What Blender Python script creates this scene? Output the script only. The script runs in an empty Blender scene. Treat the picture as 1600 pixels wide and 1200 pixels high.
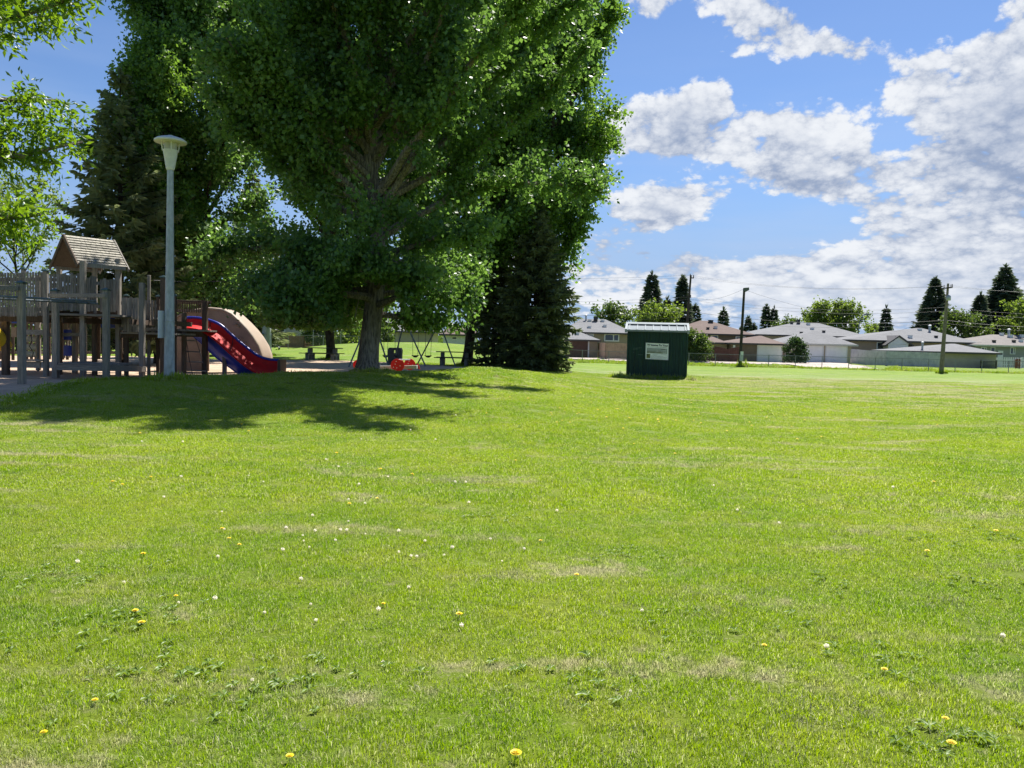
import bpy, math, random
import numpy as np
from mathutils import Vector, Matrix

SC = bpy.context.scene
COL = SC.collection
R = math.radians

# ------------------------------------------------------------------ camera
EYE = 1.6
FPX = 1250.0
PITCH = math.atan(63 / 1250.0)
ROLL = 0.025
_F = Vector((0, math.cos(PITCH), -math.sin(PITCH)))
_R0 = Vector((1, 0, 0))
_U0 = Vector((0, math.sin(PITCH), math.cos(PITCH)))
_R = _R0 * math.cos(ROLL) + _U0 * math.sin(ROLL)
_U = -_R0 * math.sin(ROLL) + _U0 * math.cos(ROLL)
cam_data = bpy.data.cameras.new('camera')
cam_data.sensor_width = 36.0
cam_data.lens = 36.0 * FPX / 1600.0
cam_data.clip_end = 6000
cam_data.clip_start = 0.05
cam = bpy.data.objects.new('camera', cam_data)
COL.objects.link(cam)
m = Matrix.Identity(4)
for i in range(3):
    m[i][0] = _R[i]; m[i][1] = _U[i]; m[i][2] = -_F[i]
m[2][3] = EYE
cam.matrix_world = m
SC.camera = cam

# ------------------------------------------------------------------ colour management
EXPOSURE = 1.0
SC.view_settings.view_transform = 'Standard'
SC.view_settings.look = 'None'
SC.view_settings.exposure = EXPOSURE
SC.view_settings.gamma = 1.0
SC.view_settings.use_curve_mapping = False

# ------------------------------------------------------------------ sun
SUN_EL, SUN_AZ = R(58), R(30)          # azimuth measured from +Y towards +X
sun_dir = Vector((math.cos(SUN_EL) * math.sin(SUN_AZ), math.cos(SUN_EL) * math.cos(SUN_AZ), math.sin(SUN_EL)))
sd = bpy.data.lights.new('sun', 'SUN')
sd.energy = 5.0
sd.angle = R(0.55)
sd.color = (1.0, 0.955, 0.88)
sun = bpy.data.objects.new('sun', sd)
COL.objects.link(sun)
sun.rotation_euler = sun_dir.to_track_quat('Z', 'Y').to_euler()

# ------------------------------------------------------------------ node helpers
class NT:
    def __init__(s, tree):
        s.t = tree
    def n(s, typ, **kw):
        nd = s.t.nodes.new(typ)
        for k, v in kw.items():
            if k.startswith('i_'):
                nd.inputs[k[2:].replace('_', ' ')].default_value = v
            else:
                setattr(nd, k, v)
        return nd
    def l(s, a, b):
        s.t.links.new(a, b)
    def val(s, sock, v):
        if hasattr(v, 'is_output'):
            s.l(v, sock)
        else:
            sock.default_value = v
    def math(s, op, a, b=0.0, c=None, clamp=False):
        nd = s.t.nodes.new('ShaderNodeMath'); nd.operation = op; nd.use_clamp = clamp
        s.val(nd.inputs[0], a); s.val(nd.inputs[1], b)
        if c is not None: s.val(nd.inputs[2], c)
        return nd.outputs[0]
    def comb(s, x, y, z):
        nd = s.t.nodes.new('ShaderNodeCombineXYZ')
        s.val(nd.inputs[0], x); s.val(nd.inputs[1], y); s.val(nd.inputs[2], z)
        return nd.outputs[0]
    def mix(s, f, a, b, mode='MIX'):
        nd = s.t.nodes.new('ShaderNodeMix'); nd.data_type = 'RGBA'; nd.blend_type = mode
        s.val(nd.inputs['Factor'], f)
        s.val(nd.inputs[6], a if hasattr(a, 'is_output') else (*a[:3], 1)); s.val(nd.inputs[7], b if hasattr(b, 'is_output') else (*b[:3], 1))
        return nd.outputs[2]
    def ss(s, x, a, b, lo=0.0, hi=1.0):
        nd = s.t.nodes.new('ShaderNodeMapRange'); nd.interpolation_type = 'SMOOTHSTEP'
        s.val(nd.inputs[0], x); nd.inputs[1].default_value = a; nd.inputs[2].default_value = b
        nd.inputs[3].default_value = lo; nd.inputs[4].default_value = hi
        return nd.outputs[0]
    def noise(s, vec, scale, detail=3.0, rough=0.5, dist=0.0):
        nd = s.t.nodes.new('ShaderNodeTexNoise')
        s.l(vec, nd.inputs['Vector']); nd.inputs['Scale'].default_value = scale
        nd.inputs['Detail'].default_value = detail; nd.inputs['Roughness'].default_value = rough
        nd.inputs['Distortion'].default_value = dist
        return nd.outputs[0]

# ------------------------------------------------------------------ world: blue sky with cumulus
world = bpy.data.worlds.new('World')
SC.world = world
world.use_nodes = True
W = NT(world.node_tree)
world.node_tree.nodes.clear()
out = W.n('ShaderNodeOutputWorld')
bg = W.n('ShaderNodeBackground')
W.l(bg.outputs[0], out.inputs[0])
sky = W.n('ShaderNodeTexSky')
sky.sky_type = 'NISHITA'
sky.sun_disc = False
sky.sun_elevation = SUN_EL
sky.sun_rotation = SUN_AZ
sky.air_density = 1.0
sky.dust_density = 0.35
sky.ozone_density = 3.0
SKY_STRENGTH = 0.065
bg.inputs[1].default_value = SKY_STRENGTH
tc = W.n('ShaderNodeTexCoord')
sep = W.n('ShaderNodeSeparateXYZ'); W.l(tc.outputs['Generated'], sep.inputs[0])
az = W.math('ARCTAN2', sep.outputs[0], sep.outputs[1])
el = W.math('ARCSINE', sep.outputs[2])

# masses of cloud: (azimuth, elevation, half width, half height, weight) in degrees
CLOUDS = [
    (9.3, 21.0, 1.8, 3.0, .26), (13.0, 23.8, 5.0, 2.2, .46), (17.0, 20.6, 3.0, 2.2, .56), (13.4, 17.3, 2.0, 0.8, .30),
    (20.8, 19.6, 2.2, 1.3, .33), (23.0, 18.4, 2.6, 1.6, .30), (11.5, 14.8, 5.0, 2.5, .34), (17.0, 13.5, 6.0, 2.8, .42),
    (21.0, 12.2, 3.6, 2.3, .36), (8.0, 15.0, 3.0, 2.0, .30), (10.5, 9.6, 3.6, 1.4, .46),
    (28.5, 16.5, 4.5, 3.4, .40), (33.0, 22.5, 4.5, 4.5, .50), (30.5, 12.5, 6.0, 4.0, .44), (25.5, 9.0, 5.0, 2.6, .34),
    (34.0, 8.0, 7.0, 3.5, .40), (42.0, 15.0, 9.0, 9.0, .40), (14.5, 5.6, 5.0, 1.6, .34), (21.5, 4.8, 4.0, 1.5, .34), (5.0, 5.5, 5.0, 2.4, .36),
    (28.0, 4.5, 12.0, 2.4, .26), (18.0, 2.6, 16.0, 1.6, .22), (32.0, 2.0, 12.0, 1.6, .14), (-24.0, 4.0, 9.0, 2.0, .25), (-12.0, 10.0, 5.0, 4.0, .28), (0.0, 22.0, 5.0, 4.0, .28),
    (60.0, 20.0, 14.0, 8.0, .30), (-75.0, 22.0, 14.0, 8.0, .30), (120.0, 25.0, 20.0, 9.0, .30), (-140.0, 22.0, 22.0, 8.0, .3),
    (175.0, 30.0, 20.0, 9.0, .30), (20.0, 35.0, 10.0, 4.0, .28),
]
HOLES = [(22.5, 22.6, 4.0, 2.4, .50), (17.5, 17.5, 3.5, 1.1, .30), (11.5, 12.3, 3.6, .9, .25), (17.5, 8.7, 4.2, 1.3, .42), (12.0, 7.3, 2.6, .6, .25),
         (24.6, 13.4, 1.8, 1.8, .45), (29.5, 19.6, 2.5, 1.6, .35), (-24.0, 17.0, 13.0, 9.0, .40), (10.6, 18.6, 3.0, 1.3, .2)]

def pattern(a, e, det, with_fine):
    u = W.math('MULTIPLY', a, 2.0)
    v = W.math('MULTIPLY', W.math('LOGARITHM', W.math('ADD', W.math('MAXIMUM', e, 0.0), 0.30), math.e), 1.75)
    vec = W.comb(u, v, 0.37)
    f1 = W.noise(vec, 4.2, det, 0.66, 0.1)
    vo = W.t.nodes.new('ShaderNodeTexVoronoi'); vo.feature = 'F1'
    vo.inputs['Scale'].default_value = 17.0
    W.l(vec, vo.inputs['Vector'])
    d = W.math('MULTIPLY_ADD', f1, 1.55, -0.775)
    d = W.math('ADD', d, W.math('MULTIPLY_ADD', vo.outputs['Distance'], -0.26, 0.10))
    if with_fine:
        vec2 = W.comb(u, v, 4.2)
        vo2 = W.t.nodes.new('ShaderNodeTexVoronoi'); vo2.feature = 'F1'
        vo2.inputs['Scale'].default_value = 46.0
        W.l(vec2, vo2.inputs['Vector'])
        d = W.math('ADD', d, W.math('MULTIPLY_ADD', vo2.outputs['Distance'], -0.13, 0.05))
    return d

p0 = pattern(az, el, 9, True)
q0 = pattern(az, el, 4, False)
q1 = pattern(W.math('ADD', az, 0.006), W.math('ADD', el, 0.016), 4, False)
q2 = pattern(W.math('ADD', az, 0.015), W.math('ADD', el, 0.050), 2, False)
ae = W.comb(az, el, 0.0)
acc = None
for sign, lst in ((1, CLOUDS), (-1, HOLES)):
    for (ca, ce, ra, re, w) in lst:
        vm = W.t.nodes.new('ShaderNodeVectorMath'); vm.operation = 'MULTIPLY_ADD'
        W.l(ae, vm.inputs[0]); vm.inputs[1].default_value = (1 / R(ra), 1 / R(re), 0)
        vm.inputs[2].default_value = (-ca / ra, -ce / re, 0)
        dp = W.t.nodes.new('ShaderNodeVectorMath'); dp.operation = 'DOT_PRODUCT'
        W.l(vm.outputs[0], dp.inputs[0]); W.l(vm.outputs[0], dp.inputs[1])
        ex = W.math('POWER', 0.45, dp.outputs['Value'])
        acc = W.math('MULTIPLY_ADD', ex, sign * w, 0.0 if acc is None else acc)
acc = W.math('MINIMUM', acc, 0.50)
bias = W.math('MULTIPLY_ADD', acc, 1.05, W.ss(el, 0.22, 0.04, -0.255, -0.17))
d0 = W.math('ADD', p0, bias)
alpha = W.ss(d0, -0.03, 0.13)
alpha = W.math('MULTIPLY', alpha, W.ss(el, -0.02, 0.03))
lit = W.math('ADD', W.math('MULTIPLY', W.math('SUBTRACT', q0, q1), 1.9), W.math('MULTIPLY', W.math('SUBTRACT', q0, q2), 2.0))
lit = W.math('MULTIPLY_ADD', lit, 0.55, 0.5)
fine = W.math('SUBTRACT', p0, q0)
thick = W.ss(d0, 0.20, 0.80)
shade = W.math('SUBTRACT', W.math('ADD', W.math('MULTIPLY', lit, 0.75), W.math('MULTIPLY', fine, 2.8)), W.math('MULTIPLY', thick, 0.62))
shade = W.ss(shade, -0.22, 0.74)
K = 1.0 / SKY_STRENGTH / 2 ** EXPOSURE
lowc = W.mix(W.ss(el, 0.02, 0.14), (0.46 * K, 0.55 * K, 0.72 * K), (0.31 * K, 0.39 * K, 0.56 * K))
ccol = W.mix(shade, lowc, (0.88 * K, 0.91 * K, 0.96 * K))
# thin veil of high cloud low on the sky
vn = W.noise(W.comb(W.math('MULTIPLY', az, 1.2), W.math('MULTIPLY', el, 7.0), 1.0), 2.5, 3, 0.6)
veil = W.math('MULTIPLY', W.ss(vn, 0.35, 0.75), W.ss(el, 0.42, 0.02, 0.0, 0.5))
skyc = W.mix(1.0, sky.outputs[0], (0.69, 0.80, 0.98), 'MULTIPLY')
skyc = W.mix(W.ss(el, 0.26, 0.0, 0.0, 0.85), skyc, (0.30 * K, 0.44 * K, 0.72 * K))
base = W.mix(veil, skyc, (0.50 * K, 0.62 * K, 0.86 * K))
fin = W.mix(alpha, base, ccol)
W.l(fin, bg.inputs[0])
world.cycles.sampling_method = 'MANUAL'
world.cycles.sample_map_resolution = 1024

# ------------------------------------------------------------------ projection helpers (sizes are real; only used to look places up)
def at(px, py, Y):
    d = _F + _R * ((px - 800) / FPX) + _U * ((600 - py) / FPX)
    return Vector((0, 0, EYE)) + d * (Y / d.y)

def sst(a, b, x):
    t = np.clip((np.asarray(x, float) - a) / (b - a), 0, 1)
    return t * t * (3 - 2 * t)

RIDGE = [(-12.5, 15.0, .00), (-9.4, 18.0, .10), (-7.6, 20.0, .22), (-5.6, 22.6, .24), (-3.6, 24.6, .26), (-1.0, 26.4, .40), (1.6, 28.6, .24), (4.5, 31.5, .0)]
def height(x, y):
    x = np.asarray(x, float); y = np.asarray(y, float)
    h = 0.35 * sst(12, 20, y) * (1 - sst(-1.5, 6.0, x)) * (1 - 0.25 * sst(90, 140, y))
    best = np.full(np.broadcast(x, y).shape, 1e9); amp = np.zeros_like(best)
    for (x0, y0, a0), (x1, y1, a1) in zip(RIDGE[:-1], RIDGE[1:]):
        dx, dy = x1 - x0, y1 - y0
        t = np.clip(((x - x0) * dx + (y - y0) * dy) / (dx * dx + dy * dy), 0, 1)
        d = np.hypot(x - x0 - t * dx, y - y0 - t * dy)
        w = d < best
        amp = np.where(w, a0 + t * (a1 - a0), amp); best = np.where(w, d, best)
    h = h + amp * np.exp(-(best / 2.3) ** 2)
    h = h + 1.18 * np.exp(-(np.abs((x + 7.5) / 9.5) ** 2.4) - ((y - 62) / 8.0) ** 2)
    h = h + 0.30 * sst(73, 80, y) * sst(-12, 0, x) + 0.25 * sst(70, 80, y) * (1 - sst(-12, 0, x))
    h = h + 0.035 * np.sin(x * 0.61 + 1.3) * np.sin(y * 0.47 + .4) + 0.02 * np.sin(x * 1.7) * np.sin(y * 1.3 + 2)
    return h

def hz(x, y):
    return float(height(x, y))

def gat(px, Y):
    """ground point seen at picture column px and depth Y"""
    x = (px - 800) / FPX * Y
    for _ in range(5):
        z = hz(x, Y)
        v = Vector((x, Y, z - EYE))
        q = 800 + FPX * v.dot(_R) / v.dot(_F)
        x += (px - q) / FPX * Y
    return Vector((x, Y, hz(x, Y)))

# ------------------------------------------------------------------ objects
def tag(o, label=None, cat=None, group=None, kind=None):
    if label: o['label'] = label
    if cat: o['category'] = cat
    if group: o['group'] = group
    if kind: o['kind'] = kind
    return o

def thing(name, label, cat, loc=(0, 0, 0), group=None):
    o = bpy.data.objects.new(name, None)
    o.empty_display_size = 0.3
    COL.objects.link(o); o.location = loc
    return tag(o, label, cat, group)

def root_loc(o):
    v = Vector((0, 0, 0))
    while o is not None:
        v += Vector(o.location); o = o.parent
    return v

def copy_thing(src, loc, label=None, rotz=None, scale=None):
    def rec(o, par):
        c = o.copy(); COL.objects.link(c); c.parent = par
        for ch in o.children:
            rec(ch, c)
        return c
    c = rec(src, None)
    c.location = loc
    if rotz is not None: c.rotation_euler = (0, 0, rotz)
    if scale is not None: c.scale = (scale, scale, scale)
    if label: c['label'] = label
    return c

def link_mesh(name, me, mat, parent=None):
    if mat is not None and not me.materials:
        me.materials.append(mat)
    o = bpy.data.objects.new(name, me)
    COL.objects.link(o)
    if parent is not None: o.parent = parent
    return o

class MB:
    """collects shapes in world coordinates; build() links them as one mesh object"""
    def __init__(s):
        s.v = []; s.f = []; s.mi = []; s.cur = 0
    def add(s, vs, fs):
        b = len(s.v)
        s.v += [tuple(v) for v in vs]
        for f in fs:
            s.f.append(tuple(b + i for i in f)); s.mi.append(s.cur)
        return s
    def box(s, x0, x1, y0, y1, z0, z1):
        vs = [(x, y, z) for z in (z0, z1) for y in (y0, y1) for x in (x0, x1)]
        return s.add(vs, [(0, 2, 3, 1), (4, 5, 7, 6), (0, 1, 5, 4), (2, 6, 7, 3), (0, 4, 6, 2), (1, 3, 7, 5)])
    def obox(s, c, u, w, hu, hw, z0, z1):
        """box about c with horizontal axes u, w (unit), half sizes hu, hw"""
        vs = []
        for z in (z0, z1):
            for b in (-1, 1):
                for a in (-1, 1):
                    vs.append((c[0] + a * hu * u[0] + b * hw * w[0], c[1] + a * hu * u[1] + b * hw * w[1], z))
        return s.add(vs, [(0, 2, 3, 1), (4, 5, 7, 6), (0, 1, 5, 4), (2, 6, 7, 3), (0, 4, 6, 2), (1, 3, 7, 5)])
    def beam(s, p, q, w, h, up=(0, 0, 1)):
        p = Vector(p); q = Vector(q); d = (q - p).normalized()
        up = Vector(up)
        if abs(d.dot(up)) > 0.98: up = Vector((0, 1, 0))
        a = d.cross(up).normalized(); b = a.cross(d).normalized()
        vs = []
        for e in (p, q):
            for sb in (-1, 1):
                for sa in (-1, 1):
                    vs.append(e + a * (sa * w / 2) + b * (sb * h / 2))
        return s.add(vs, [(0, 2, 3, 1), (4, 5, 7, 6), (0, 1, 5, 4), (2, 6, 7, 3), (0, 4, 6, 2), (1, 3, 7, 5)])
    def path(s, pts, rad, n=8, cap=True):
        pts = [Vector(p) for p in pts]
        if not hasattr(rad, '__len__'): rad = [rad] * len(pts)
        b0 = len(s.v); vs = []; fs = []
        ref = None
        for i, p in enumerate(pts):
            d = (pts[min(i + 1, len(pts) - 1)] - pts[max(i - 1, 0)]).normalized()
            if ref is None:
                ref = Vector((1, 0, 0)) if abs(d.x) < 0.8 else Vector((0, 1, 0))
            a = (ref - d * ref.dot(d)).normalized(); ref = a
            c = d.cross(a)
            for k in range(n):
                t = 2 * math.pi * k / n
                vs.append(p + (a * math.cos(t) + c * math.sin(t)) * rad[i])
        for i in range(len(pts) - 1):
            for k in range(n):
                k2 = (k + 1) % n
                fs.append((i * n + k, i * n + k2, (i + 1) * n + k2, (i + 1) * n + k))
        if cap:
            fs.append(tuple(range(n - 1, -1, -1))); fs.append(tuple((len(pts) - 1) * n + k for k in range(n)))
        return s.add(vs, fs)
    def lathe(s, c, prof, n=24, ax=None):
        """prof: list of (radius, z) about the vertical through c"""
        vs = []; fs = []
        for (r, z) in prof:
            for k in range(n):
                t = 2 * math.pi * k / n
                vs.append((c[0] + r * math.cos(t), c[1] + r * math.sin(t), c[2] + z))
        for i in range(len(prof) - 1):
            for k in range(n):
                k2 = (k + 1) % n
                fs.append((i * n + k, i * n + k2, (i + 1) * n + k2, (i + 1) * n + k))
        fs.append(tuple(range(n - 1, -1, -1))); fs.append(tuple((len(prof) - 1) * n + k for k in range(n)))
        return s.add(vs, fs)
    def slab(s, poly, ext):
        """polygon (list of 3-D points) pushed along ext into a solid"""
        n = len(poly); e = Vector(ext)
        vs = [Vector(p) for p in poly] + [Vector(p) + e for p in poly]
        fs = [tuple(range(n)), tuple(range(2 * n - 1, n - 1, -1))]
        for i in range(n):
            j = (i + 1) % n
            fs.append((i, i + n, j + n, j))
        return s.add(vs, fs)
    def build(s, name, mat, parent=None, smooth=False, bevel=0.0, fix=False):
        o0 = root_loc(parent) if parent is not None else Vector((0, 0, 0))
        me = bpy.data.meshes.new(name)
        me.from_pydata([(v[0] - o0.x, v[1] - o0.y, v[2] - o0.z) for v in s.v], [], s.f)
        mats = mat if isinstance(mat, (list, tuple)) else [mat]
        for mm in mats: me.materials.append(mm)
        if len(mats) > 1: me.polygons.foreach_set('material_index', s.mi)
        if fix or bevel > 0 or True:
            import bmesh
            bm = bmesh.new(); bm.from_mesh(me)
            bmesh.ops.recalc_face_normals(bm, faces=bm.faces)
            bm.to_mesh(me); bm.free()
        if smooth:
            me.polygons.foreach_set('use_smooth', [True] * len(me.polygons))
            try:
                me.set_sharp_from_angle(angle=R(40))
            except Exception:
                pass
        me.update()
        o = bpy.data.objects.new(name, me); COL.objects.link(o)
        if parent is not None: o.parent = parent
        if bevel > 0:
            md = o.modifiers.new('edge', 'BEVEL'); md.width = bevel; md.segments = 1; md.limit_method = 'ANGLE'
        return o

# ------------------------------------------------------------------ materials
def new_mat(name):
    mt = bpy.data.materials.new(name); mt.use_nodes = True
    mt.node_tree.nodes.clear()
    T = NT(mt.node_tree)
    o = T.n('ShaderNodeOutputMaterial')
    return mt, T, o

def mat_plain(name, col, rough=0.7, metal=0.0, var=0.15, vscale=6.0, bump=0.0, bscale=40.0, spec=0.5, dirt=0.0, stretch=(1, 1, 1), coat=0.0):
    mt, T, o = new_mat(name)
    p = T.n('ShaderNodeBsdfPrincipled')
    g = T.n('ShaderNodeNewGeometry')
    mp = T.n('ShaderNodeMapping'); mp.inputs['Scale'].default_value = stretch
    T.l(g.outputs['Position'], mp.inputs['Vector'])
    v = mp.outputs[0]
    n1 = T.noise(v, vscale, 5, 0.6)
    lo = tuple(c * (1 - var) for c in col); hi = tuple(min(1, c * (1 + var)) for c in col)
    c = T.mix(T.ss(n1, 0.3, 0.7), lo, hi)
    if dirt > 0:
        n2 = T.noise(v, vscale * 0.37, 6, 0.7)
        c = T.mix(T.math('MULTIPLY', T.ss(n2, 0.48, 0.72), dirt), c, tuple(x * 0.45 + .01 for x in col))
    T.l(c, p.inputs['Base Color'])
    p.inputs['Roughness'].default_value = rough; p.inputs['Metallic'].default_value = metal
    p.inputs['Specular IOR Level'].default_value = spec
    p.inputs['Coat Weight'].default_value = coat
    if bump > 0:
        b = T.n('ShaderNodeBump'); b.inputs['Strength'].default_value = bump; b.inputs['Distance'].default_value = 0.02
        T.l(T.noise(v, bscale, 4, 0.6), b.inputs['Height']); T.l(b.outputs[0], p.inputs['Normal'])
    T.l(p.outputs[0], o.inputs[0])
    return mt

def mat_wood(name, col, dark=0.5, axis=2, rough=0.85, fine=60.0):
    """weathered timber: grain runs along one axis, tone differs from piece to piece"""
    mt, T, o = new_mat(name)
    p = T.n('ShaderNodeBsdfPrincipled')
    g = T.n('ShaderNodeNewGeometry'); oi = T.n('ShaderNodeObjectInfo')
    mp = T.n('ShaderNodeMapping')
    sc = [fine, fine, fine]; sc[axis] = 2.5
    mp.inputs['Scale'].default_value = sc
    T.l(g.outputs['Position'], mp.inputs['Vector'])
    n1 = T.noise(mp.outputs[0], 1.0, 6, 0.7)
    n2 = T.noise(g.outputs['Position'], 2.3, 5, 0.6)
    c = T.mix(T.ss(n1, 0.3, 0.72), tuple(x * dark for x in col), tuple(min(1, x * 1.2) for x in col))
    c = T.mix(T.math('MULTIPLY', T.ss(n2, 0.45, 0.75), 0.55), c, tuple(x * y for x, y in zip(col, (0.50, 0.50, 0.52))))
    hsv = T.n('ShaderNodeHueSaturation')
    hsv.inputs['Saturation'].default_value = 1.0
    T.l(T.math('MULTIPLY_ADD', oi.outputs['Random'], 0.5, 0.75), hsv.inputs['Value'])
    T.l(c, hsv.inputs['Color']); T.l(hsv.outputs[0], p.inputs['Base Color'])
    p.inputs['Roughness'].default_value = rough
    p.inputs['Specular IOR Level'].default_value = 0.25
    b = T.n('ShaderNodeBump'); b.inputs['Strength'].default_value = 0.5; b.inputs['Distance'].default_value = 0.01
    T.l(n1, b.inputs['Height']); T.l(b.outputs[0], p.inputs['Normal'])
    T.l(p.outputs[0], o.inputs[0])
    return mt

def mat_leaf(name, c1, c2, trans=0.45, tcol=None, rough=0.45, spec=0.4, nscale=0.9, lit_tip=None):
    """foliage: lobes of the crown differ in tone, and so does leaf from leaf; light passes through"""
    mt, T, o = new_mat(name)
    g = T.n('ShaderNodeNewGeometry')
    at_ = T.n('ShaderNodeAttribute'); at_.attribute_name = 'tone'
    tone = at_.outputs['Fac']
    n1 = T.noise(g.outputs['Position'], nscale, 3, 0.6)
    f = T.math('ADD', T.math('MULTIPLY', T.ss(n1, 0.3, 0.7), 0.5), T.math('MULTIPLY', tone, 0.5))
    c = T.mix(f, c1, c2)
    if lit_tip:
        c = T.mix(T.ss(tone, 0.86, 0.97), c, lit_tip)  # light on the tips, put into the colour of the lightest leaves
    p = T.n('ShaderNodeBsdfPrincipled')
    T.l(c, p.inputs['Base Color']); p.inputs['Roughness'].default_value = rough
    p.inputs['Specular IOR Level'].default_value = spec
    tr = T.n('ShaderNodeBsdfTranslucent')
    hs = T.n('ShaderNodeHueSaturation'); hs.inputs['Hue'].default_value = 0.478; hs.inputs['Saturation'].default_value = 1.15; hs.inputs['Value'].default_value = 2.0
    T.l(c, hs.inputs['Color']); T.l(hs.outputs[0], tr.inputs['Color'])
    mx = T.n('ShaderNodeMixShader'); mx.inputs[0].default_value = trans
    T.l(p.outputs[0], mx.inputs[1]); T.l(tr.outputs[0], mx.inputs[2]); T.l(mx.outputs[0], o.inputs[0])
    return mt

# one colour recipe shared by the ground sheet and the blades, so bare and dry patches agree
def grass_tone_group():
    g = bpy.data.node_groups.new('lawn_tone', 'ShaderNodeTree')
    g.interface.new_socket('pos', in_out='INPUT', socket_type='NodeSocketVector')
    g.interface.new_socket('var', in_out='INPUT', socket_type='NodeSocketFloat')
    g.interface.new_socket('col', in_out='OUTPUT', socket_type='NodeSocketColor')
    g.interface.new_socket('dry', in_out='OUTPUT', socket_type='NodeSocketFloat')
    G = NT(g)
    gi = G.n('NodeGroupInput'); go = G.n('NodeGroupOutput')
    pos, var = gi.outputs[0], gi.outputs[1]
    sp = G.n('ShaderNodeSeparateXYZ'); G.l(pos, sp.inputs[0])
    flat = G.comb(sp.outputs[0], sp.outputs[1], 0.0)
    nb = G.noise(flat, 0.33, 4, 0.6)
    nm = G.noise(flat, 1.7, 5, 0.65)
    nf = G.noise(flat, 7.0, 4, 0.7)
    strip = G.comb(G.math('MULTIPLY', sp.outputs[0], 0.35), G.math('MULTIPLY', sp.outputs[1], 1.3), 3.0)
    ns = G.noise(strip, 0.9, 6, 0.68, 0.6)
    green = G.mix(G.ss(nb, 0.35, 0.65), (0.190, 0.315, 0.018), (0.290, 0.390, 0.028))
    green = G.mix(G.math('MULTIPLY', G.ss(nm, 0.40, 0.70), 0.55), green, (0.365, 0.400, 0.068))
    green = G.mix(G.math('MULTIPLY', G.ss(nf, 0.50, 0.75), 0.45), green, (0.110, 0.185, 0.018))
    # dry clippings and worn places; the far field is drier
    far = G.ss(G.math('ADD', sp.outputs[1], G.math('MULTIPLY', sp.outputs[0], 0.5)), 17.0, 44.0)
    farx = G.math('MULTIPLY', far, G.ss(sp.outputs[0], 1.0, 8.0))
    farx = G.math('MULTIPLY', farx, G.ss(sp.outputs[1], 62.0, 46.0))
    th = G.math('ADD', G.math('ADD', G.math('MULTIPLY', ns, 0.75), G.math('MULTIPLY', nf, 0.28)), G.math('MULTIPLY', farx, 0.085))
    dry = G.ss(th, 0.545, 0.665)
    dry = G.math('MULTIPLY', dry, 0.85)
    col = G.mix(dry, green, (0.460, 0.425, 0.280))
    col = G.mix(G.math('MULTIPLY', G.ss(var, 0.70, 0.92), 0.75), col, (0.52, 0.50, 0.30))
    col = G.mix(G.math('MULTIPLY', G.ss(var, 0.30, 0.0), 0.55), col, (0.075, 0.120, 0.014))
    G.l(col, go.inputs[0]); G.l(dry, go.inputs[1])
    return g
LAWN = grass_tone_group()

def mat_lawn():
    mt, T, o = new_mat('lawn_turf')
    g = T.n('ShaderNodeNewGeometry')
    grp = T.n('ShaderNodeGroup'); grp.node_tree = LAWN
    T.l(g.outputs['Position'], grp.inputs[0])
    sp = T.n('ShaderNodeSeparateXYZ'); T.l(g.outputs['Position'], sp.inputs[0])
    n1 = T.noise(g.outputs['Position'], 22.0, 4, 0.75)
    T.l(T.ss(n1, 0.25, 0.75), grp.inputs[1])
    far_shade = T.ss(sp.outputs[1], 20.0, 34.0)  # far turf has no blades: their missing shadows are darkened into its colour
    c = T.mix(1.0, grp.outputs[0], T.mix(far_shade, (0.62, 0.62, 0.5), (0.55, 0.62, 0.48)), 'MULTIPLY')
    p = T.n('ShaderNodeBsdfPrincipled')
    T.l(c, p.inputs['Base Color']); p.inputs['Roughness'].default_value = 0.8
    p.inputs['Specular IOR Level'].default_value = 0.15
    p.inputs['Sheen Weight'].default_value = 0.0
    b = T.n('ShaderNodeBump'); b.inputs['Strength'].default_value = 1.0; b.inputs['Distance'].default_value = 0.05
    mp = T.n('ShaderNodeMapping'); mp.inputs['Scale'].default_value = (1, 1, 1)
    T.l(g.outputs['Position'], mp.inputs['Vector'])
    T.l(T.noise(mp.outputs[0], 14.0, 6, 0.8), b.inputs['Height'])
    T.l(b.outputs[0], p.inputs['Normal'])
    T.l(p.outputs[0], o.inputs[0])
    return mt

def mat_blade():
    mt, T, o = new_mat('grass_blade')
    g = T.n('ShaderNodeNewGeometry')
    a = T.n('ShaderNodeAttribute'); a.attribute_name = 'tone'
    grp = T.n('ShaderNodeGroup'); grp.node_tree = LAWN
    T.l(g.outputs['Position'], grp.inputs[0]); T.l(a.outputs['Fac'], grp.inputs[1])
    p = T.n('ShaderNodeBsdfPrincipled'); T.l(grp.outputs[0], p.inputs['Base Color'])
    p.inputs['Roughness'].default_value = 0.5; p.inputs['Specular IOR Level'].default_value = 0.35
    tr = T.n('ShaderNodeBsdfTranslucent')
    hs = T.n('ShaderNodeHueSaturation'); hs.inputs['Value'].default_value = 1.7; hs.inputs['Saturation'].default_value = 1.1
    T.l(grp.outputs[0], hs.inputs['Color']); T.l(hs.outputs[0], tr.inputs['Color'])
    mx = T.n('ShaderNodeMixShader'); mx.inputs[0].default_value = 0.45
    T.l(p.outputs[0], mx.inputs[1]); T.l(tr.outputs[0], mx.inputs[2]); T.l(mx.outputs[0], o.inputs[0])
    return mt

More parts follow.
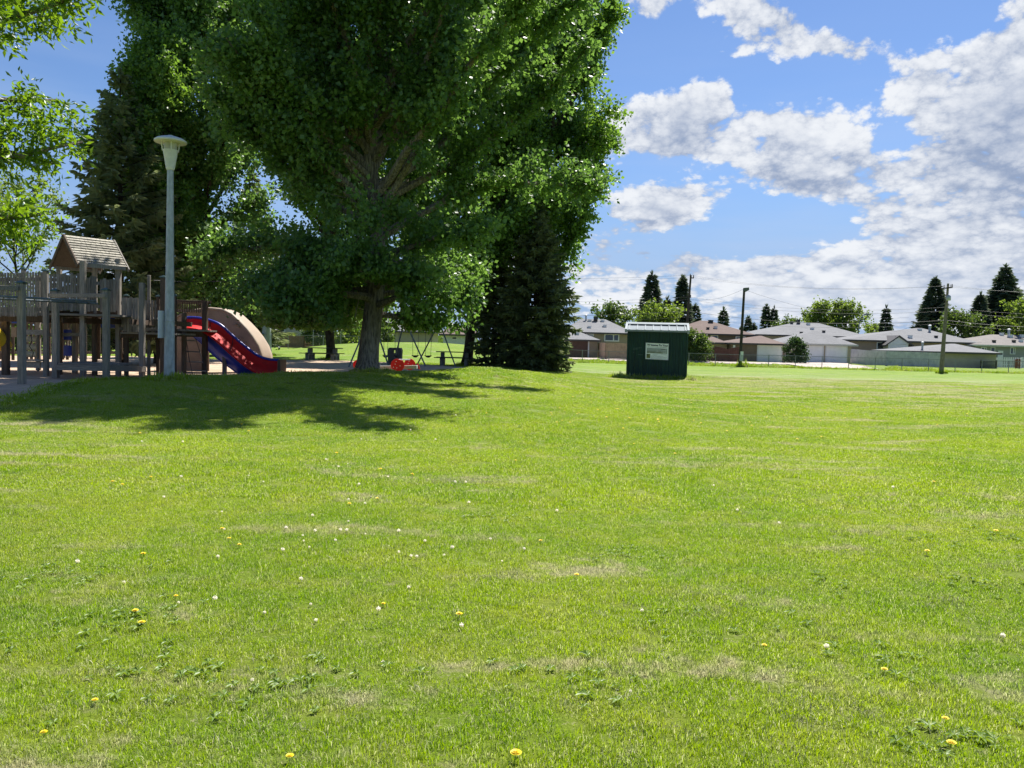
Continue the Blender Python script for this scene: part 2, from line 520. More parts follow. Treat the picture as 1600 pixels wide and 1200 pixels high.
def mat_sand():
    mt, T, o = new_mat('playground_sand')
    g = T.n('ShaderNodeNewGeometry')
    p = T.n('ShaderNodeBsdfPrincipled')
    n1 = T.noise(g.outputs['Position'], 1.2, 5, 0.65); n2 = T.noise(g.outputs['Position'], 30.0, 5, 0.8)
    c = T.mix(T.ss(n1, 0.35, 0.7), (0.54, 0.41, 0.30), (0.42, 0.31, 0.225))
    c = T.mix(T.math('MULTIPLY', T.ss(n2, 0.55, 0.7), 0.65), c, (0.13, 0.095, 0.07))
    T.l(c, p.inputs['Base Color']); p.inputs['Roughness'].default_value = 0.95
    p.inputs['Specular IOR Level'].default_value = 0.1
    b = T.n('ShaderNodeBump'); b.inputs['Strength'].default_value = 0.9; b.inputs['Distance'].default_value = 0.05
    T.l(T.noise(g.outputs['Position'], 6.0, 6, 0.75), b.inputs['Height']); T.l(b.outputs[0], p.inputs['Normal'])
    T.l(p.outputs[0], o.inputs[0])
    return mt

M = {}
M['lawn'] = mat_lawn(); M['blade'] = mat_blade(); M['sand'] = mat_sand()
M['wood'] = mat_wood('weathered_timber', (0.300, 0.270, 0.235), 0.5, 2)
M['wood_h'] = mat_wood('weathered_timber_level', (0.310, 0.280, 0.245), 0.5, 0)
M['wood_dark'] = mat_wood('dark_brown_timber', (0.135, 0.096, 0.070), 0.55, 2)  # browner and darker than the grey timber
M['cedar'] = mat_wood('cedar_fence', (0.37, 0.26, 0.18), 0.75, 2, fine=25)
M['brown_fence'] = mat_wood('brown_fence', (0.165, 0.100, 0.070), 0.7, 2, fine=25)
M['red_fence'] = mat_wood('red_brown_fence', (0.115, 0.058, 0.045), 0.7, 2, fine=25)
M['shingle'] = mat_wood('cedar_shingle', (0.37, 0.345, 0.285), 0.6, 0, fine=30)
M['galv'] = mat_plain('galvanized_steel', (0.40, 0.43, 0.46), 0.6, 0.3, 0.18, 14, 0.1, 60, stretch=(1, 1, 0.4))
M['steel'] = mat_plain('dull_grey_pipe', (0.13, 0.155, 0.165), 0.8, 0.0, 0.15, 8)
M['cream_metal'] = mat_plain('cream_lamp_enamel', (0.66, 0.65, 0.58), 0.45, 0, 0.06, 9, dirt=.25)
M['lens'] = mat_plain('frosted_lamp_lens', (0.42, 0.40, 0.33), 0.35, 0, 0.1, 9)
M['white'] = mat_plain('white_paint', (0.72, 0.73, 0.74), 0.5, 0, 0.05, 5, dirt=.15)
M['offwhite'] = mat_plain('white_garage_enamel', (0.88, 0.885, 0.89), 0.5, 0, 0.04, 2, dirt=.1)
M['black'] = mat_plain('black_metal', (0.02, 0.02, 0.022), 0.5)
M['darkgreen_cap'] = mat_plain('dark_post_cap', (0.05, 0.085, 0.08), 0.35, 0.6)
M['red'] = mat_plain('red_plastic', (0.66, 0.018, 0.018), 0.6, 0, 0.12, 3, dirt=.25, spec=.25)
M['blue'] = mat_plain('blue_plastic', (0.020, 0.050, 0.42), 0.32, 0, 0.12, 3, dirt=.2)
M['beige_plastic'] = mat_plain('beige_climber_plastic', (0.30, 0.22, 0.165), 0.6, 0, 0.12, 3, 0.3, 12, dirt=.2)
M['yellow'] = mat_plain('yellow_plastic', (0.75, 0.52, 0.03), 0.4, 0, 0.06, 3)
M['log'] = mat_plain('peeled_log', (0.78, 0.70, 0.52), 0.7, 0, 0.25, 7, 0.3, 20, stretch=(1, 6, 6))
M['concrete'] = mat_plain('concrete', (0.17, 0.165, 0.155), 0.9, 0, 0.15, 5, 0.3, 40)
M['bench_wood'] = mat_wood('dark_green_table_boards', (0.045, 0.060, 0.045), 0.6, 0)
M['bin'] = mat_plain('grey_brown_bin', (0.085, 0.080, 0.065), 0.7, 0, 0.2, 5)
M['chain'] = mat_plain('steel_chain', (0.10, 0.11, 0.11), 0.5, 0.6)
M['fence_steel'] = mat_plain('fence_pipe', (0.23, 0.24, 0.25), 0.55, 0.5)
M['fence_dark'] = mat_plain('dark_fence_pipe', (0.07, 0.08, 0.075), 0.6, 0.3)
M['shed_green'] = mat_plain('dark_green_cladding', (0.010, 0.042, 0.033), 0.5, 0, 0.22, 3.0, 0.15, 20, dirt=.45, stretch=(2, 2, .5), spec=.35)
M['shed_roof'] = mat_plain('pale_metal_roof', (0.235, 0.265, 0.285), 0.85, 0.0, 0.05, 3, dirt=.2, spec=.1)
M['shed_roof_seam'] = mat_plain('metal_roof_trim', (0.34, 0.375, 0.39), 0.85, 0.0, 0.05, 3, spec=.1)
M['sign_white'] = mat_plain('sign_board', (0.90, 0.91, 0.89), 0.5, 0, 0.04, 4)
M['ink'] = mat_plain('sign_ink', (0.03, 0.04, 0.05), 0.6)
M['ink_soft'] = mat_plain('sign_small_print', (0.25, 0.28, 0.28), 0.6)
M['pole_wood'] = mat_wood('utility_pole_timber', (0.215, 0.180, 0.140), 0.5, 2, fine=20)
M['pole_dark'] = mat_wood('dark_pole_timber', (0.060, 0.052, 0.046), 0.6, 2, fine=20)
M['gravel'] = mat_plain('gravel_lane', (0.40, 0.34, 0.30), 0.95, 0, 0.18, 2, 0.3, 30)
M['glass'] = mat_plain('window_glass', (0.03, 0.04, 0.05), 0.08, 0, 0.3, 0.8, spec=.8)
M['wire'] = mat_plain('cable', (0.03, 0.03, 0.035), 0.6)

def mat_bark(name, c1, c2):
    mt, T, o = new_mat(name)
    g = T.n('ShaderNodeNewGeometry')
    mp = T.n('ShaderNodeMapping'); mp.inputs['Scale'].default_value = (22, 22, 3.0)
    T.l(g.outputs['Position'], mp.inputs['Vector'])
    n = T.noise(mp.outputs[0], 1.0, 6, 0.65, 0.5)
    c = T.mix(T.ss(n, 0.36, 0.62), c1, c2)
    n2 = T.noise(g.outputs['Position'], 1.5, 4, 0.6)
    c = T.mix(T.math('MULTIPLY', T.ss(n2, .4, .7), .4), c, tuple(x * .6 for x in c1))
    p = T.n('ShaderNodeBsdfPrincipled'); T.l(c, p.inputs['Base Color']); p.inputs['Roughness'].default_value = 0.95
    p.inputs['Specular IOR Level'].default_value = 0.1
    b = T.n('ShaderNodeBump'); b.inputs['Strength'].default_value = 1.0; b.inputs['Distance'].default_value = 0.06
    T.l(n, b.inputs['Height']); T.l(b.outputs[0], p.inputs['Normal'])
    T.l(p.outputs[0], o.inputs[0])
    return mt
M['bark'] = mat_bark('poplar_bark', (0.090, 0.078, 0.064), (0.30, 0.265, 0.22))
M['bark_dark'] = mat_bark('dark_bark', (0.030, 0.025, 0.020), (0.085, 0.070, 0.055))
M['leaf_poplar'] = mat_leaf('poplar_leaf', (0.058, 0.125, 0.034), (0.120, 0.220, 0.058), 0.46, rough=.42, spec=.5)
M['leaf_far'] = mat_leaf('poplar_leaf_lighter', (0.066, 0.140, 0.030), (0.126, 0.230, 0.048), 0.48, rough=.45, spec=.45)
M['leaf_ash'] = mat_leaf('ash_leaf', (0.070, 0.145, 0.022), (0.130, 0.220, 0.036), 0.52, rough=.4, spec=.4)
M['leaf_light'] = mat_leaf('light_foliage', (0.075, 0.125, 0.025), (0.125, 0.190, 0.045), 0.5)
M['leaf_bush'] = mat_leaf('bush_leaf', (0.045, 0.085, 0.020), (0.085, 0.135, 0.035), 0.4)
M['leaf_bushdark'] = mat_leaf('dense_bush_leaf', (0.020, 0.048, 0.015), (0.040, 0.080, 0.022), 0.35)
M['needle'] = mat_leaf('spruce_needle', (0.120, 0.160, 0.080), (0.200, 0.240, 0.115), 0.32, rough=.6, spec=.25, lit_tip=(0.16, 0.22, 0.05))  # yellower green on the lightest sprays paints light on the bough tips
M['needle_far'] = mat_leaf('spruce_needle_bluish', (0.060, 0.088, 0.055), (0.110, 0.145, 0.085), 0.3, rough=.6, spec=.25)

# ------------------------------------------------------------------ ground
def grid_lines(segs):
    out = []
    for a, b, st in segs:
        n = max(1, int(round((b - a) / st)))
        out += list(np.linspace(a, b, n, endpoint=False))
    out.append(segs[-1][1])
    return np.array(out)
gx = grid_lines([(-2500, -300, 400), (-300, -60, 30), (-60, -26, 2), (-26, 16, .35), (16, 60, 2), (60, 300, 30), (300, 2500, 400)])
gy = grid_lines([(-200, -10, 20), (-10, 2, 1.5), (2, 48, .35), (48, 90, 1.0), (90, 200, 8), (200, 500, 60), (500, 3500, 500)])
XX, YY = np.meshgrid(gx, gy)
ZZ = height(XX, YY)
nx, ny = len(gx), len(gy)
vv = np.stack([XX.ravel(), YY.ravel(), ZZ.ravel()], 1)
ii = np.arange(nx * ny).reshape(ny, nx)
ff = np.stack([ii[:-1, :-1].ravel(), ii[:-1, 1:].ravel(), ii[1:, 1:].ravel(), ii[1:, :-1].ravel()], 1)

def np_mesh(name, verts, quads, tone=None, smooth=False):
    me = bpy.data.meshes.new(name)
    k = quads.shape[1]
    me.vertices.add(len(verts)); me.vertices.foreach_set('co', np.ascontiguousarray(verts, dtype=np.float32).ravel())
    me.loops.add(quads.size); me.loops.foreach_set('vertex_index', np.ascontiguousarray(quads, dtype=np.int32).ravel())
    me.polygons.add(len(quads))
    me.polygons.foreach_set('loop_start', np.arange(0, quads.size, k, dtype=np.int32))
    try:
        me.polygons.foreach_set('loop_total', np.full(len(quads), k, dtype=np.int32))
    except Exception:
        pass
    if smooth: me.polygons.foreach_set('use_smooth', np.ones(len(quads), dtype=bool))
    me.update(calc_edges=True)
    if tone is not None:
        a = me.attributes.new('tone', 'FLOAT', 'POINT'); a.data.foreach_set('value', np.ascontiguousarray(tone, dtype=np.float32))
    return me
ground = link_mesh('ground', np_mesh('ground', vv, ff, smooth=True), M['lawn'])
tag(ground, 'mown green park lawn with a low berm and a mound', kind='structure')

# playground sand: a sheet just above the ground inside a kidney-shaped edge
SANDPX = [(-140, 12.0), (-60, 13.8), (0, 15.4), (70, 17.2), (130, 18.8), (200, 20.1), (265, 21.0), (350, 22.3), (436, 23.6), (520, 24.9), (566, 26.0), (620, 28.0), (680, 31.5), (722, 35),
          (726, 39), (690, 42), (640, 44), (560, 44.5), (430, 44), (300, 43), (150, 42), (0, 40), (-120, 36), (-300, 26), (-330, 18)]
def smooth_loop(pts, k=6):
    n = len(pts); o_ = []
    P = [np.array(p, float) for p in pts]
    for i in range(n):
        p0, p1, p2, p3 = P[i - 1], P[i], P[(i + 1) % n], P[(i + 2) % n]
        for j in range(k):
            t = j / k
            o_.append(0.5 * ((2 * p1) + (-p0 + p2) * t + (2 * p0 - 5 * p1 + 4 * p2 - p3) * t * t + (-p0 + 3 * p1 - 3 * p2 + p3) * t ** 3))
    return np.array(o_)
SAND = smooth_loop([tuple(gat(px, Y).xy) for px, Y in SANDPX], 10)
SAND = SAND + np.stack([np.sin(np.arange(len(SAND)) * 1.9) * .06 + np.sin(np.arange(len(SAND)) * .73) * .08, np.cos(np.arange(len(SAND)) * 2.3) * .06], 1)
cen = np.array([-13.5, 20.0])
nr, ns = 70, len(SAND)
tt = np.linspace(0, 1, nr + 1)[1:]
sv = [cen[None, :]]
for t in tt: sv.append(cen + (SAND - cen) * t)
sv = np.concatenate(sv)
zz = height(sv[:, 0], sv[:, 1]) + 0.05
zz[-ns:] -= 0.09
sfan = [(0, 1 + (i + 1) % ns, 1 + i, 1 + i) for i in range(ns)]
sq = []
for r_ in range(nr - 1):
    b0, b1 = 1 + r_ * ns, 1 + (r_ + 1) * ns
    for i in range(ns):
        j = (i + 1) % ns
        sq.append((b0 + i, b1 + i, b1 + j, b0 + j))
mb = MB()
me = bpy.data.meshes.new('sand')
me.from_pydata([tuple(p) + (z,) for p, z in zip(sv.tolist(), zz.tolist())], [], [(0, 1 + i, 1 + (i + 1) % ns) for i in range(ns)] + sq)
me.polygons.foreach_set('use_smooth', [True] * len(me.polygons)); me.update()
tag(link_mesh('sand', me, M['sand']), 'trodden pinkish brown playground sand under the play equipment', kind='structure')

def inside(poly, x, y):
    x = np.asarray(x); y = np.asarray(y); c = np.zeros(x.shape, bool)
    n = len(poly)
    for i in range(n):
        x0, y0 = poly[i]; x1, y1 = poly[(i + 1) % n]
        cond = ((y0 > y) != (y1 > y)) & (x < (x1 - x0) * (y - y0) / (y1 - y0 + 1e-12) + x0)
        c ^= cond
    return c

# ------------------------------------------------------------------ grass blades: patches of turf repeated over the lawn
def make_patch(seed, size, n, hmean, wid, lean=0.6, clump=0.0, name='turf_patch', mat='blade'):
    rg = np.random.default_rng(seed)
    if clump > 0:
        nc = max(4, int(n / 14)); cc = rg.uniform(-size / 2, size / 2, (nc, 2))
        p = cc[rg.integers(0, nc, n)] + rg.normal(0, clump, (n, 2))
    else:
        p = rg.uniform(-size / 2, size / 2, (n, 2))
    h = hmean * rg.lognormal(0, .35, n)
    a = rg.uniform(0, 2 * np.pi, n); ln = rg.uniform(0.1, lean, n) * h * 1.3
    fa = rg.uniform(0, 2 * np.pi, n); w = wid * rg.uniform(.6, 1.3, n)
    dx, dy = np.cos(a) * ln, np.sin(a) * ln
    wx, wy = np.cos(fa) * w / 2, np.sin(fa) * w / 2
    z0 = np.full(n, -0.01)
    V = np.empty((n, 5, 3))
    V[:, 0] = np.stack([p[:, 0] - wx, p[:, 1] - wy, z0], 1)
    V[:, 1] = np.stack([p[:, 0] + wx, p[:, 1] + wy, z0], 1)
    V[:, 2] = np.stack([p[:, 0] + dx * .35 + wx * .8, p[:, 1] + dy * .35 + wy * .8, h * .6], 1)
    V[:, 3] = np.stack([p[:, 0] + dx * .35 - wx * .8, p[:, 1] + dy * .35 - wy * .8, h * .6], 1)
    V[:, 4] = np.stack([p[:, 0] + dx, p[:, 1] + dy, h * rg.uniform(.8, 1, n)], 1)
    b = np.arange(n)[:, None] * 5
    tri = np.concatenate([b + np.array([[0, 1, 2]]), b + np.array([[0, 2, 3]]), b + np.array([[3, 2, 4]])])
    tone = np.repeat(rg.random(n), 5)
    me = np_mesh(name, V.reshape(-1, 3), tri, tone)
    me.materials.append(M[mat])
    return me

def scatter(name, label, meshes, P, rot, idx, scale, align=True):
    """one object: points carrying turf patches through geometry nodes"""
    coll = bpy.data.collections.new(name + '_patches')
    for k, me in enumerate(meshes):
        o = bpy.data.objects.new('%s_patch_%02d' % (name, k), me); coll.objects.link(o)
    me = bpy.data.meshes.new(name)
    me.vertices.add(len(P)); me.vertices.foreach_set('co', np.ascontiguousarray(P, dtype=np.float32).ravel())
    a = me.attributes.new('rot', 'FLOAT_VECTOR', 'POINT'); a.data.foreach_set('vector', np.ascontiguousarray(rot, dtype=np.float32).ravel())
    a = me.attributes.new('idx', 'INT', 'POINT'); a.data.foreach_set('value', np.ascontiguousarray(idx, dtype=np.int32))
    a = me.attributes.new('scl', 'FLOAT_VECTOR', 'POINT'); a.data.foreach_set('vector', np.ascontiguousarray(scale, dtype=np.float32).ravel())
    ob = link_mesh(name, me, M['blade'])
    ng = bpy.data.node_groups.new(name, 'GeometryNodeTree')
    ng.interface.new_socket('Geometry', in_out='INPUT', socket_type='NodeSocketGeometry')
    ng.interface.new_socket('Geometry', in_out='OUTPUT', socket_type='NodeSocketGeometry')
    G = NT(ng)
    gi = G.n('NodeGroupInput'); go = G.n('NodeGroupOutput')
    ci = G.n('GeometryNodeCollectionInfo'); ci.inputs['Collection'].default_value = coll
    ci.inputs['Separate Children'].default_value = True; ci.inputs['Reset Children'].default_value = True
    ip = G.n('GeometryNodeInstanceOnPoints')
    def attr(nm, dt):
        n_ = G.n('GeometryNodeInputNamedAttribute'); n_.data_type = dt; n_.inputs['Name'].default_value = nm
        return n_.outputs[0]
    G.l(gi.outputs[0], ip.inputs['Points']); G.l(ci.outputs[0], ip.inputs['Instance'])
    ip.inputs['Pick Instance'].default_value = True
    G.l(attr('idx', 'INT'), ip.inputs['Instance Index'])
    er = G.n('FunctionNodeEulerToRotation'); G.l(attr('rot', 'FLOAT_VECTOR'), er.inputs[0])
    G.l(er.outputs[0], ip.inputs['Rotation']); G.l(attr('scl', 'FLOAT_VECTOR'), ip.inputs['Scale'])
    G.l(ip.outputs[0], go.inputs[0])
    md = ob.modifiers.new('scatter', 'NODES'); md.node_group = ng
    tag(ob, label, kind='stuff')
    return ob

def tile_points(y0, y1, st, seed, nvar, halfx=0.70, margin=0.6, sand_in=0.0):
    rg = np.random.default_rng(seed)
    xs = np.arange(-40, 40, st); ys = np.arange(y0, y1, st)
    X, Y = np.meshgrid(xs, ys); X = X.ravel() + rg.uniform(-.05, .05, X.size) * st; Y = Y.ravel() + rg.uniform(-.05, .05, Y.size) * st
    k = (np.abs(X) < Y * halfx + margin) & ~inside(SAND, X, Y)
    X, Y = X[k], Y[k]
    e = 0.1
    nxs = (height(X + e, Y) - height(X - e, Y)) / (2 * e); nys = (height(X, Y + e) - height(X, Y - e)) / (2 * e)
    Z = height(X, Y)
    n = len(X)
    yaw = rg.integers(0, 4, n) * (math.pi / 2) + rg.uniform(-.1, .1, n)
    rot = np.zeros((n, 3))
    for i in range(n):
        nrm = Vector((-nxs[i], -nys[i], 1)).normalized()
        q = nrm.to_track_quat('Z', 'Y').to_matrix()
        rot[i] = (q @ Matrix.Rotation(yaw[i], 3, 'Z')).to_euler()
    sc = np.ones((n, 3)); sc[:, 2] = rg.uniform(.85, 1.2, n)
    return np.stack([X, Y, Z], 1), rot, rg.integers(0, nvar, n), sc

pa = [make_patch(10 + k, .52, 5200, .018, .0030, .9, .02, 'turf_near') for k in range(6)]
scatter('lawn_grass', 'short green lawn grass closest to the camera', pa, *tile_points(2.0, 8.0, .5, 1, 6))
pb = [make_patch(30 + k, 1.04, 8500, .020, .0055, .9, .03, 'turf_mid') for k in range(6)]
scatter('lawn_grass', 'short green lawn grass over the middle of the park', pb, *tile_points(8.25, 20.0, 1.0, 2, 6))
pc = [make_patch(50 + k, 1.04, 4200, .022, .009, .9, .04, 'turf_far') for k in range(6)]
scatter('lawn_grass', 'mown lawn grass on the berm and the field beyond', pc, *tile_points(20.2, 46.0, 1.0, 3, 6, sand_in=.3))

# ------------------------------------------------------------------ trees
def norm(a):
    return a / np.maximum(np.linalg.norm(a, axis=-1, keepdims=True), 1e-9)

def leaf_mesh(name, C, A, size, rg, tone, wid=0.75, fold=0.25, droop=0.3):
    """C centres, A growth directions; each leaf is two triangles folded along the midrib"""
    n = len(C)
    d = norm(A * 0.5 + rg.normal(0, 1, (n, 3)) * .75 + np.array([0, 0, -droop]))
    t = norm(np.cross(d, rg.normal(0, 1, (n, 3))))
    nn = np.cross(d, t)
    L = (size * rg.uniform(.65, 1.25, n))[:, None]
    V = np.empty((n, 4, 3))
    V[:, 0] = C
    V[:, 1] = C + d * L * .45 + t * L * wid * .5 + nn * L * fold * .35
    V[:, 2] = C + d * L
    V[:, 3] = C + d * L * .45 - t * L * wid * .5 + nn * L * fold * .35
    b = np.arange(n)[:, None] * 4
    F = np.concatenate([b + np.array([[0, 1, 2]]), b + np.array([[0, 2, 3]])])
    return np_mesh(name, V.reshape(-1, 3), F, np.repeat(tone, 4))

def grow(base, H, crown_z, env, nl, ntw, nleaf, leaf, seed, rise=(35, 60), twig=(.5, 1.3), spread=.20, trunk_r=.25,
         cx=(0, 0), sag_low=0.0, limb_r=.06, branch_pts=14, inner=.30):
    """trunk and limbs as tubes, twigs set along the limbs out to the envelope env(z, angle) -> radius"""
    rg = np.random.default_rng(seed)
    base = np.array(base, float)
    def axis(z):
        t = max(0.0, min(1.0, z / H))
        return np.array([base[0] + cx[0] * t + .12 * math.sin(z * .9 + seed), base[1] + cx[1] * t + .12 * math.cos(z * .7 + seed), base[2] + z])
    limbs = []; C = []; A = []; TN = []
    z0, z1 = crown_z
    for i in range(nl):
        t = (i + rg.uniform(0, 1)) / nl
        zs = z0 * .75 + (z1 * .93 - z0 * .75) * t ** 1.05
        az_ = i * 2.39996 + rg.normal(0, .25)
        elv = R(rg.uniform(*rise)) * (1 - .15 * (1 - t))
        if t < .22: elv *= (1 - sag_low)
        dirh = np.array([math.cos(az_), math.sin(az_)])
        # march outwards until the envelope is met
        p = axis(zs); pts = [p.copy()]
        d = np.array([dirh[0] * math.cos(elv), dirh[1] * math.cos(elv), math.sin(elv)])
        st = .28; reach = rg.uniform(.82, 1.06)
        for k in range(60):
            d = norm((d + rg.normal(0, .06, 3) + np.array([0, 0, .018 if t > .25 else -.01 - .02 * sag_low]))[None])[0]
            p = p + d * st; pts.append(p.copy())
            zz_ = p[2] - base[2]
            ax_ = axis(zz_); rr = math.hypot(p[0] - ax_[0], p[1] - ax_[1])
            if zz_ > z1 or rr > env(zz_, math.atan2(p[1] - ax_[1], p[0] - ax_[0])) * reach: break
        pts = np.array(pts)
        if len(pts) < 3: continue
        limbs.append(pts)
        m_ = len(pts)
        nt = max(4, int(ntw * m_ / 14))
        for j in range(nt):
            s_ = inner + (1 - inner) * (rg.random() ** .8)
            k = min(m_ - 1, int(s_ * (m_ - 1)))
            o_ = pts[k]
            dl = norm((pts[min(k + 1, m_ - 1)] - pts[max(k - 1, 0)])[None])[0]
            dd = norm((dl * .7 + rg.normal(0, .75, 3) + np.array([0, 0, .15]))[None])[0]
            tl = rg.uniform(*twig) * (1.15 - .4 * s_)
            q = int(nleaf * tl / (sum(twig) / 2) * rg.uniform(.7, 1.3))
            u = rg.random(q) ** .75
            C.append(o_ + dd * (u * tl)[:, None] + rg.normal(0, spread, (q, 3)) * (0.35 + .65 * u[:, None]))
            A.append(np.repeat(dd[None], q, 0)); TN.append(np.clip(rg.normal(rg.uniform(.25, .75), .18, q), 0, 1))
            if j % 3 == 0 and tl > .6:
                limbs.append(np.array([o_, o_ + dd * tl * .5 + rg.normal(0, .03, 3), o_ + dd * tl]))
    return rg, axis, limbs, np.concatenate(C), np.concatenate(A), np.concatenate(TN)

def leafy_tree(name, label, cat, base, H, crown_z, env, nl, ntw, nleaf, leaf, seed, mat, bark, trunk_r, group=None, lw=.75, gapz=None, zthin=None, **kw):
    root = thing(name, label, cat, base, group)
    rg, axis, limbs, C, A, TN = grow(base, H, crown_z, env, nl, ntw, nleaf, leaf, seed, trunk_r=trunk_r, **kw)
    k = C[:, 2] > base[2] + crown_z[0] * .72
    if zthin: k &= ~((C[:, 2] > base[2] + zthin[0]) & (C[:, 2] < base[2] + zthin[1]) & (C[:, 0] > base[0] + 1.0) & (rg.random(len(C)) < .72))
    if gapz:
        k &= ~((np.abs(C[:, 0] - base[0] + .35) < .42) & (C[:, 1] < base[1] + .2) & (C[:, 2] > base[2] + gapz[0]) & (C[:, 2] < base[2] + gapz[1]) & (rg.random(len(C)) < .9))
        k &= ~((C[:, 0] > base[0] - .55) & (C[:, 0] < base[0] + 1.0) & (C[:, 1] < base[1] + .3) & (C[:, 2] < base[2] + 2.75))
    C, A, TN = C[k], A[k], TN[k]
    tb = MB()
    zs = np.concatenate([[0, .12, .35, .8], np.linspace(1.4, H * .92, 14)])
    rr = [trunk_r * (1.55 if z == 0 else 1.3 if z < .2 else 1.1 if z < .5 else 1.0) * (1 - .85 * max(0, z - 1) / H) for z in zs]
    pts = [axis(z) for z in zs]; pts[0][2] -= .15
    tb.path(pts, rr, 18)
    tb.build('trunk', bark, root, smooth=True)
    bb = MB()
    for p in limbs:
        L = len(p)
        if p[-1][2] < base[2] + crown_z[0] * .72 + .15: continue
        if L == 3: bb.path(p, [.014, .010, .004], 4, cap=False); continue
        r0 = min(trunk_r * .45, .018 * L * .28 * 1.6 + .02)
        stp = max(1, L // 8); q = list(p[::stp]) + [p[-1]]
        bb.path(q, np.linspace(r0, .012, len(q)), 6, cap=False)
    bb.build('branches', bark, root, smooth=True)
    me = leaf_mesh('crown', C - np.array(base), A, leaf, rg, TN, wid=lw)
    o = link_mesh('crown', me, mat, root)
    return root, len(C)

def ell_env(zc, rz, rmax, p=2.0, lob=.16, seed=0, stretch=None, lo=.12):
    def f(z, a):
        q = abs((z - zc) / rz)
        r = rmax * max(lo, (1 - min(q, 1) ** p)) ** .5
        r *= 1 + lob * math.sin(3 * a + seed + z * .9) + lob * .7 * math.sin(5 * a - z * 1.7 + seed * 2)
        if stretch is not None: r *= stretch(z, a)
        return max(.2, r)
    return f

NL = 0
def place(px, Y):
    g = gat(px, Y)
    return (g.x, g.y, g.z)

# the big broad-leaved poplar beside the sand
bA = place(580, 25.0)
def stA(z, a):
    c = math.cos(a)
    if c < 0: return 1.0 - .30 * c * (1 if z < 7 else .4)
    return 1.0 + .80 * c ** 1.3 * float(sst(2.2, 5.5, z))
r_, n_ = leafy_tree('poplar_tree', 'large broad poplar with a thick ridged trunk at the edge of the sand', 'tree', bA, 14.5, (1.9, 15.0),
           ell_env(7.6, 7.6, 4.2, 2.6, .17, 1.0, stA, lo=.25), 96, 30, 88, .150, 11, M['leaf_poplar'], M['bark'], .315, rise=(22, 52), sag_low=.75, twig=(.5, 1.25), spread=.19, inner=.25, gapz=(4.4, 7.3))
NL += n_
# tall poplars behind it, right half of the stand
bB = place(731, 44.0)
r_, n_ = leafy_tree('poplar_tree', 'poplar with a dark trunk rising beside the right picnic table', 'tree', bB, 19.5, (2.6, 20.5),
           ell_env(10.0, 9.6, 4.5, 2.6, .15, 2.3), 58, 28, 76, .20, 12, M['leaf_far'], M['bark_dark'], .27, rise=(38, 62), twig=(.6, 1.5), spread=.24)
NL += n_
bG = place(835, 44.6)
r_, n_ = leafy_tree('poplar_tree', 'tall bright poplar leaning out over the big spruce, right end of the stand', 'tree', bG, 22.0, (5.2, 23.5),
           ell_env(15.5, 10.8, 3.3, 2.6, .12, 4.1), 52, 24, 70, .21, 13, M['leaf_far'], M['bark_dark'], .27, rise=(45, 68), twig=(.6, 1.6), spread=.24, cx=(.9, 0))
NL += n_
bC = place(514, 47.0)
r_, n_ = leafy_tree('poplar_tree', 'poplar with a dark slender trunk standing behind the left picnic table', 'tree', bC, 17.0, (2.6, 18.0),
           ell_env(9.5, 9.0, 4.4, 2.6, .15, 5.0), 50, 34, 42, .21, 14, M['leaf_far'], M['bark_dark'], .26, rise=(25, 58), twig=(.6, 1.5), spread=.26, sag_low=.5)
NL += n_
bD = place(250, 33.5)
r_, n_ = leafy_tree('poplar_tree', 'narrow poplar with ascending plumes behind the playground roof, left end of the stand', 'tree', bD, 12.5, (3.6, 13.6),
           ell_env(8.4, 5.6, 1.8, 1.8, .26, 6.2), 44, 24, 76, .155, 15, M['leaf_far'], M['bark_dark'], .22, rise=(45, 70), twig=(.5, 1.3), spread=.18)
NL += n_
bE = place(312, 36.0)
r_, n_ = leafy_tree('poplar_tree', 'tall poplar behind the lamp post between the narrow poplar and the big one', 'tree', bE, 18.5, (2.4, 19.5),
           ell_env(10.8, 9.6, 3.1, 2.2, .22, 7.9), 56, 26, 74, .18, 16, M['leaf_poplar'], M['bark_dark'], .25, rise=(35, 66), twig=(.6, 1.5), spread=.24, sag_low=.4)
NL += n_

# overhanging ash at the left edge, trunk out of frame
bH = (-7.6, 8.6, hz(-7.6, 8.6))
def envH(z, a):
    r = 2.3 + .2 * math.sin(a * 3 + z * 1.3) + .2 * math.sin(z * 4 + a * 7)
    return r * (0.85 if z < 2.0 else 1) * (1 - max(0, z - 5.5) / 6)
r_, n_ = leafy_tree('ash_tree', 'sunlit yellow-green ash reaching in from the left edge above the playground', 'tree', bH, 7.5, (3.6, 8.6),
           envH, 62, 30, 74, .105, 17, M['leaf_ash'], M['bark'], .18, rise=(2, 35), twig=(.35, .8), spread=.09, lw=.36, sag_low=.3, zthin=(3.2, 3.65))
NL += n_
# thin light trees far left
bI = place(28, 44.0)
r_, n_ = leafy_tree('young_tree', 'thin airy tree with two dark stems showing, left of the playground roof', 'tree', bI, 8.6, (3.0, 9.6),
           ell_env(6.4, 3.6, 2.5, 2.0, .25, 2.0), 24, 14, 22, .17, 18, M['leaf_light'], M['bark_dark'], .10, rise=(40, 65), twig=(.5, 1.1), spread=.22)
NL += n_
bI2 = place(-70, 40.0)
r_, n_ = leafy_tree('young_tree', 'pale leafy tree cut by the left edge behind the playground wall', 'tree', bI2, 8.5, (2.0, 9.2),
           ell_env(5.6, 4.0, 3.1, 2.0, .2, 3.0), 30, 20, 28, .17, 19, M['leaf_light'], M['bark_dark'], .12, rise=(30, 60), twig=(.5, 1.1), spread=.22)
NL += n_

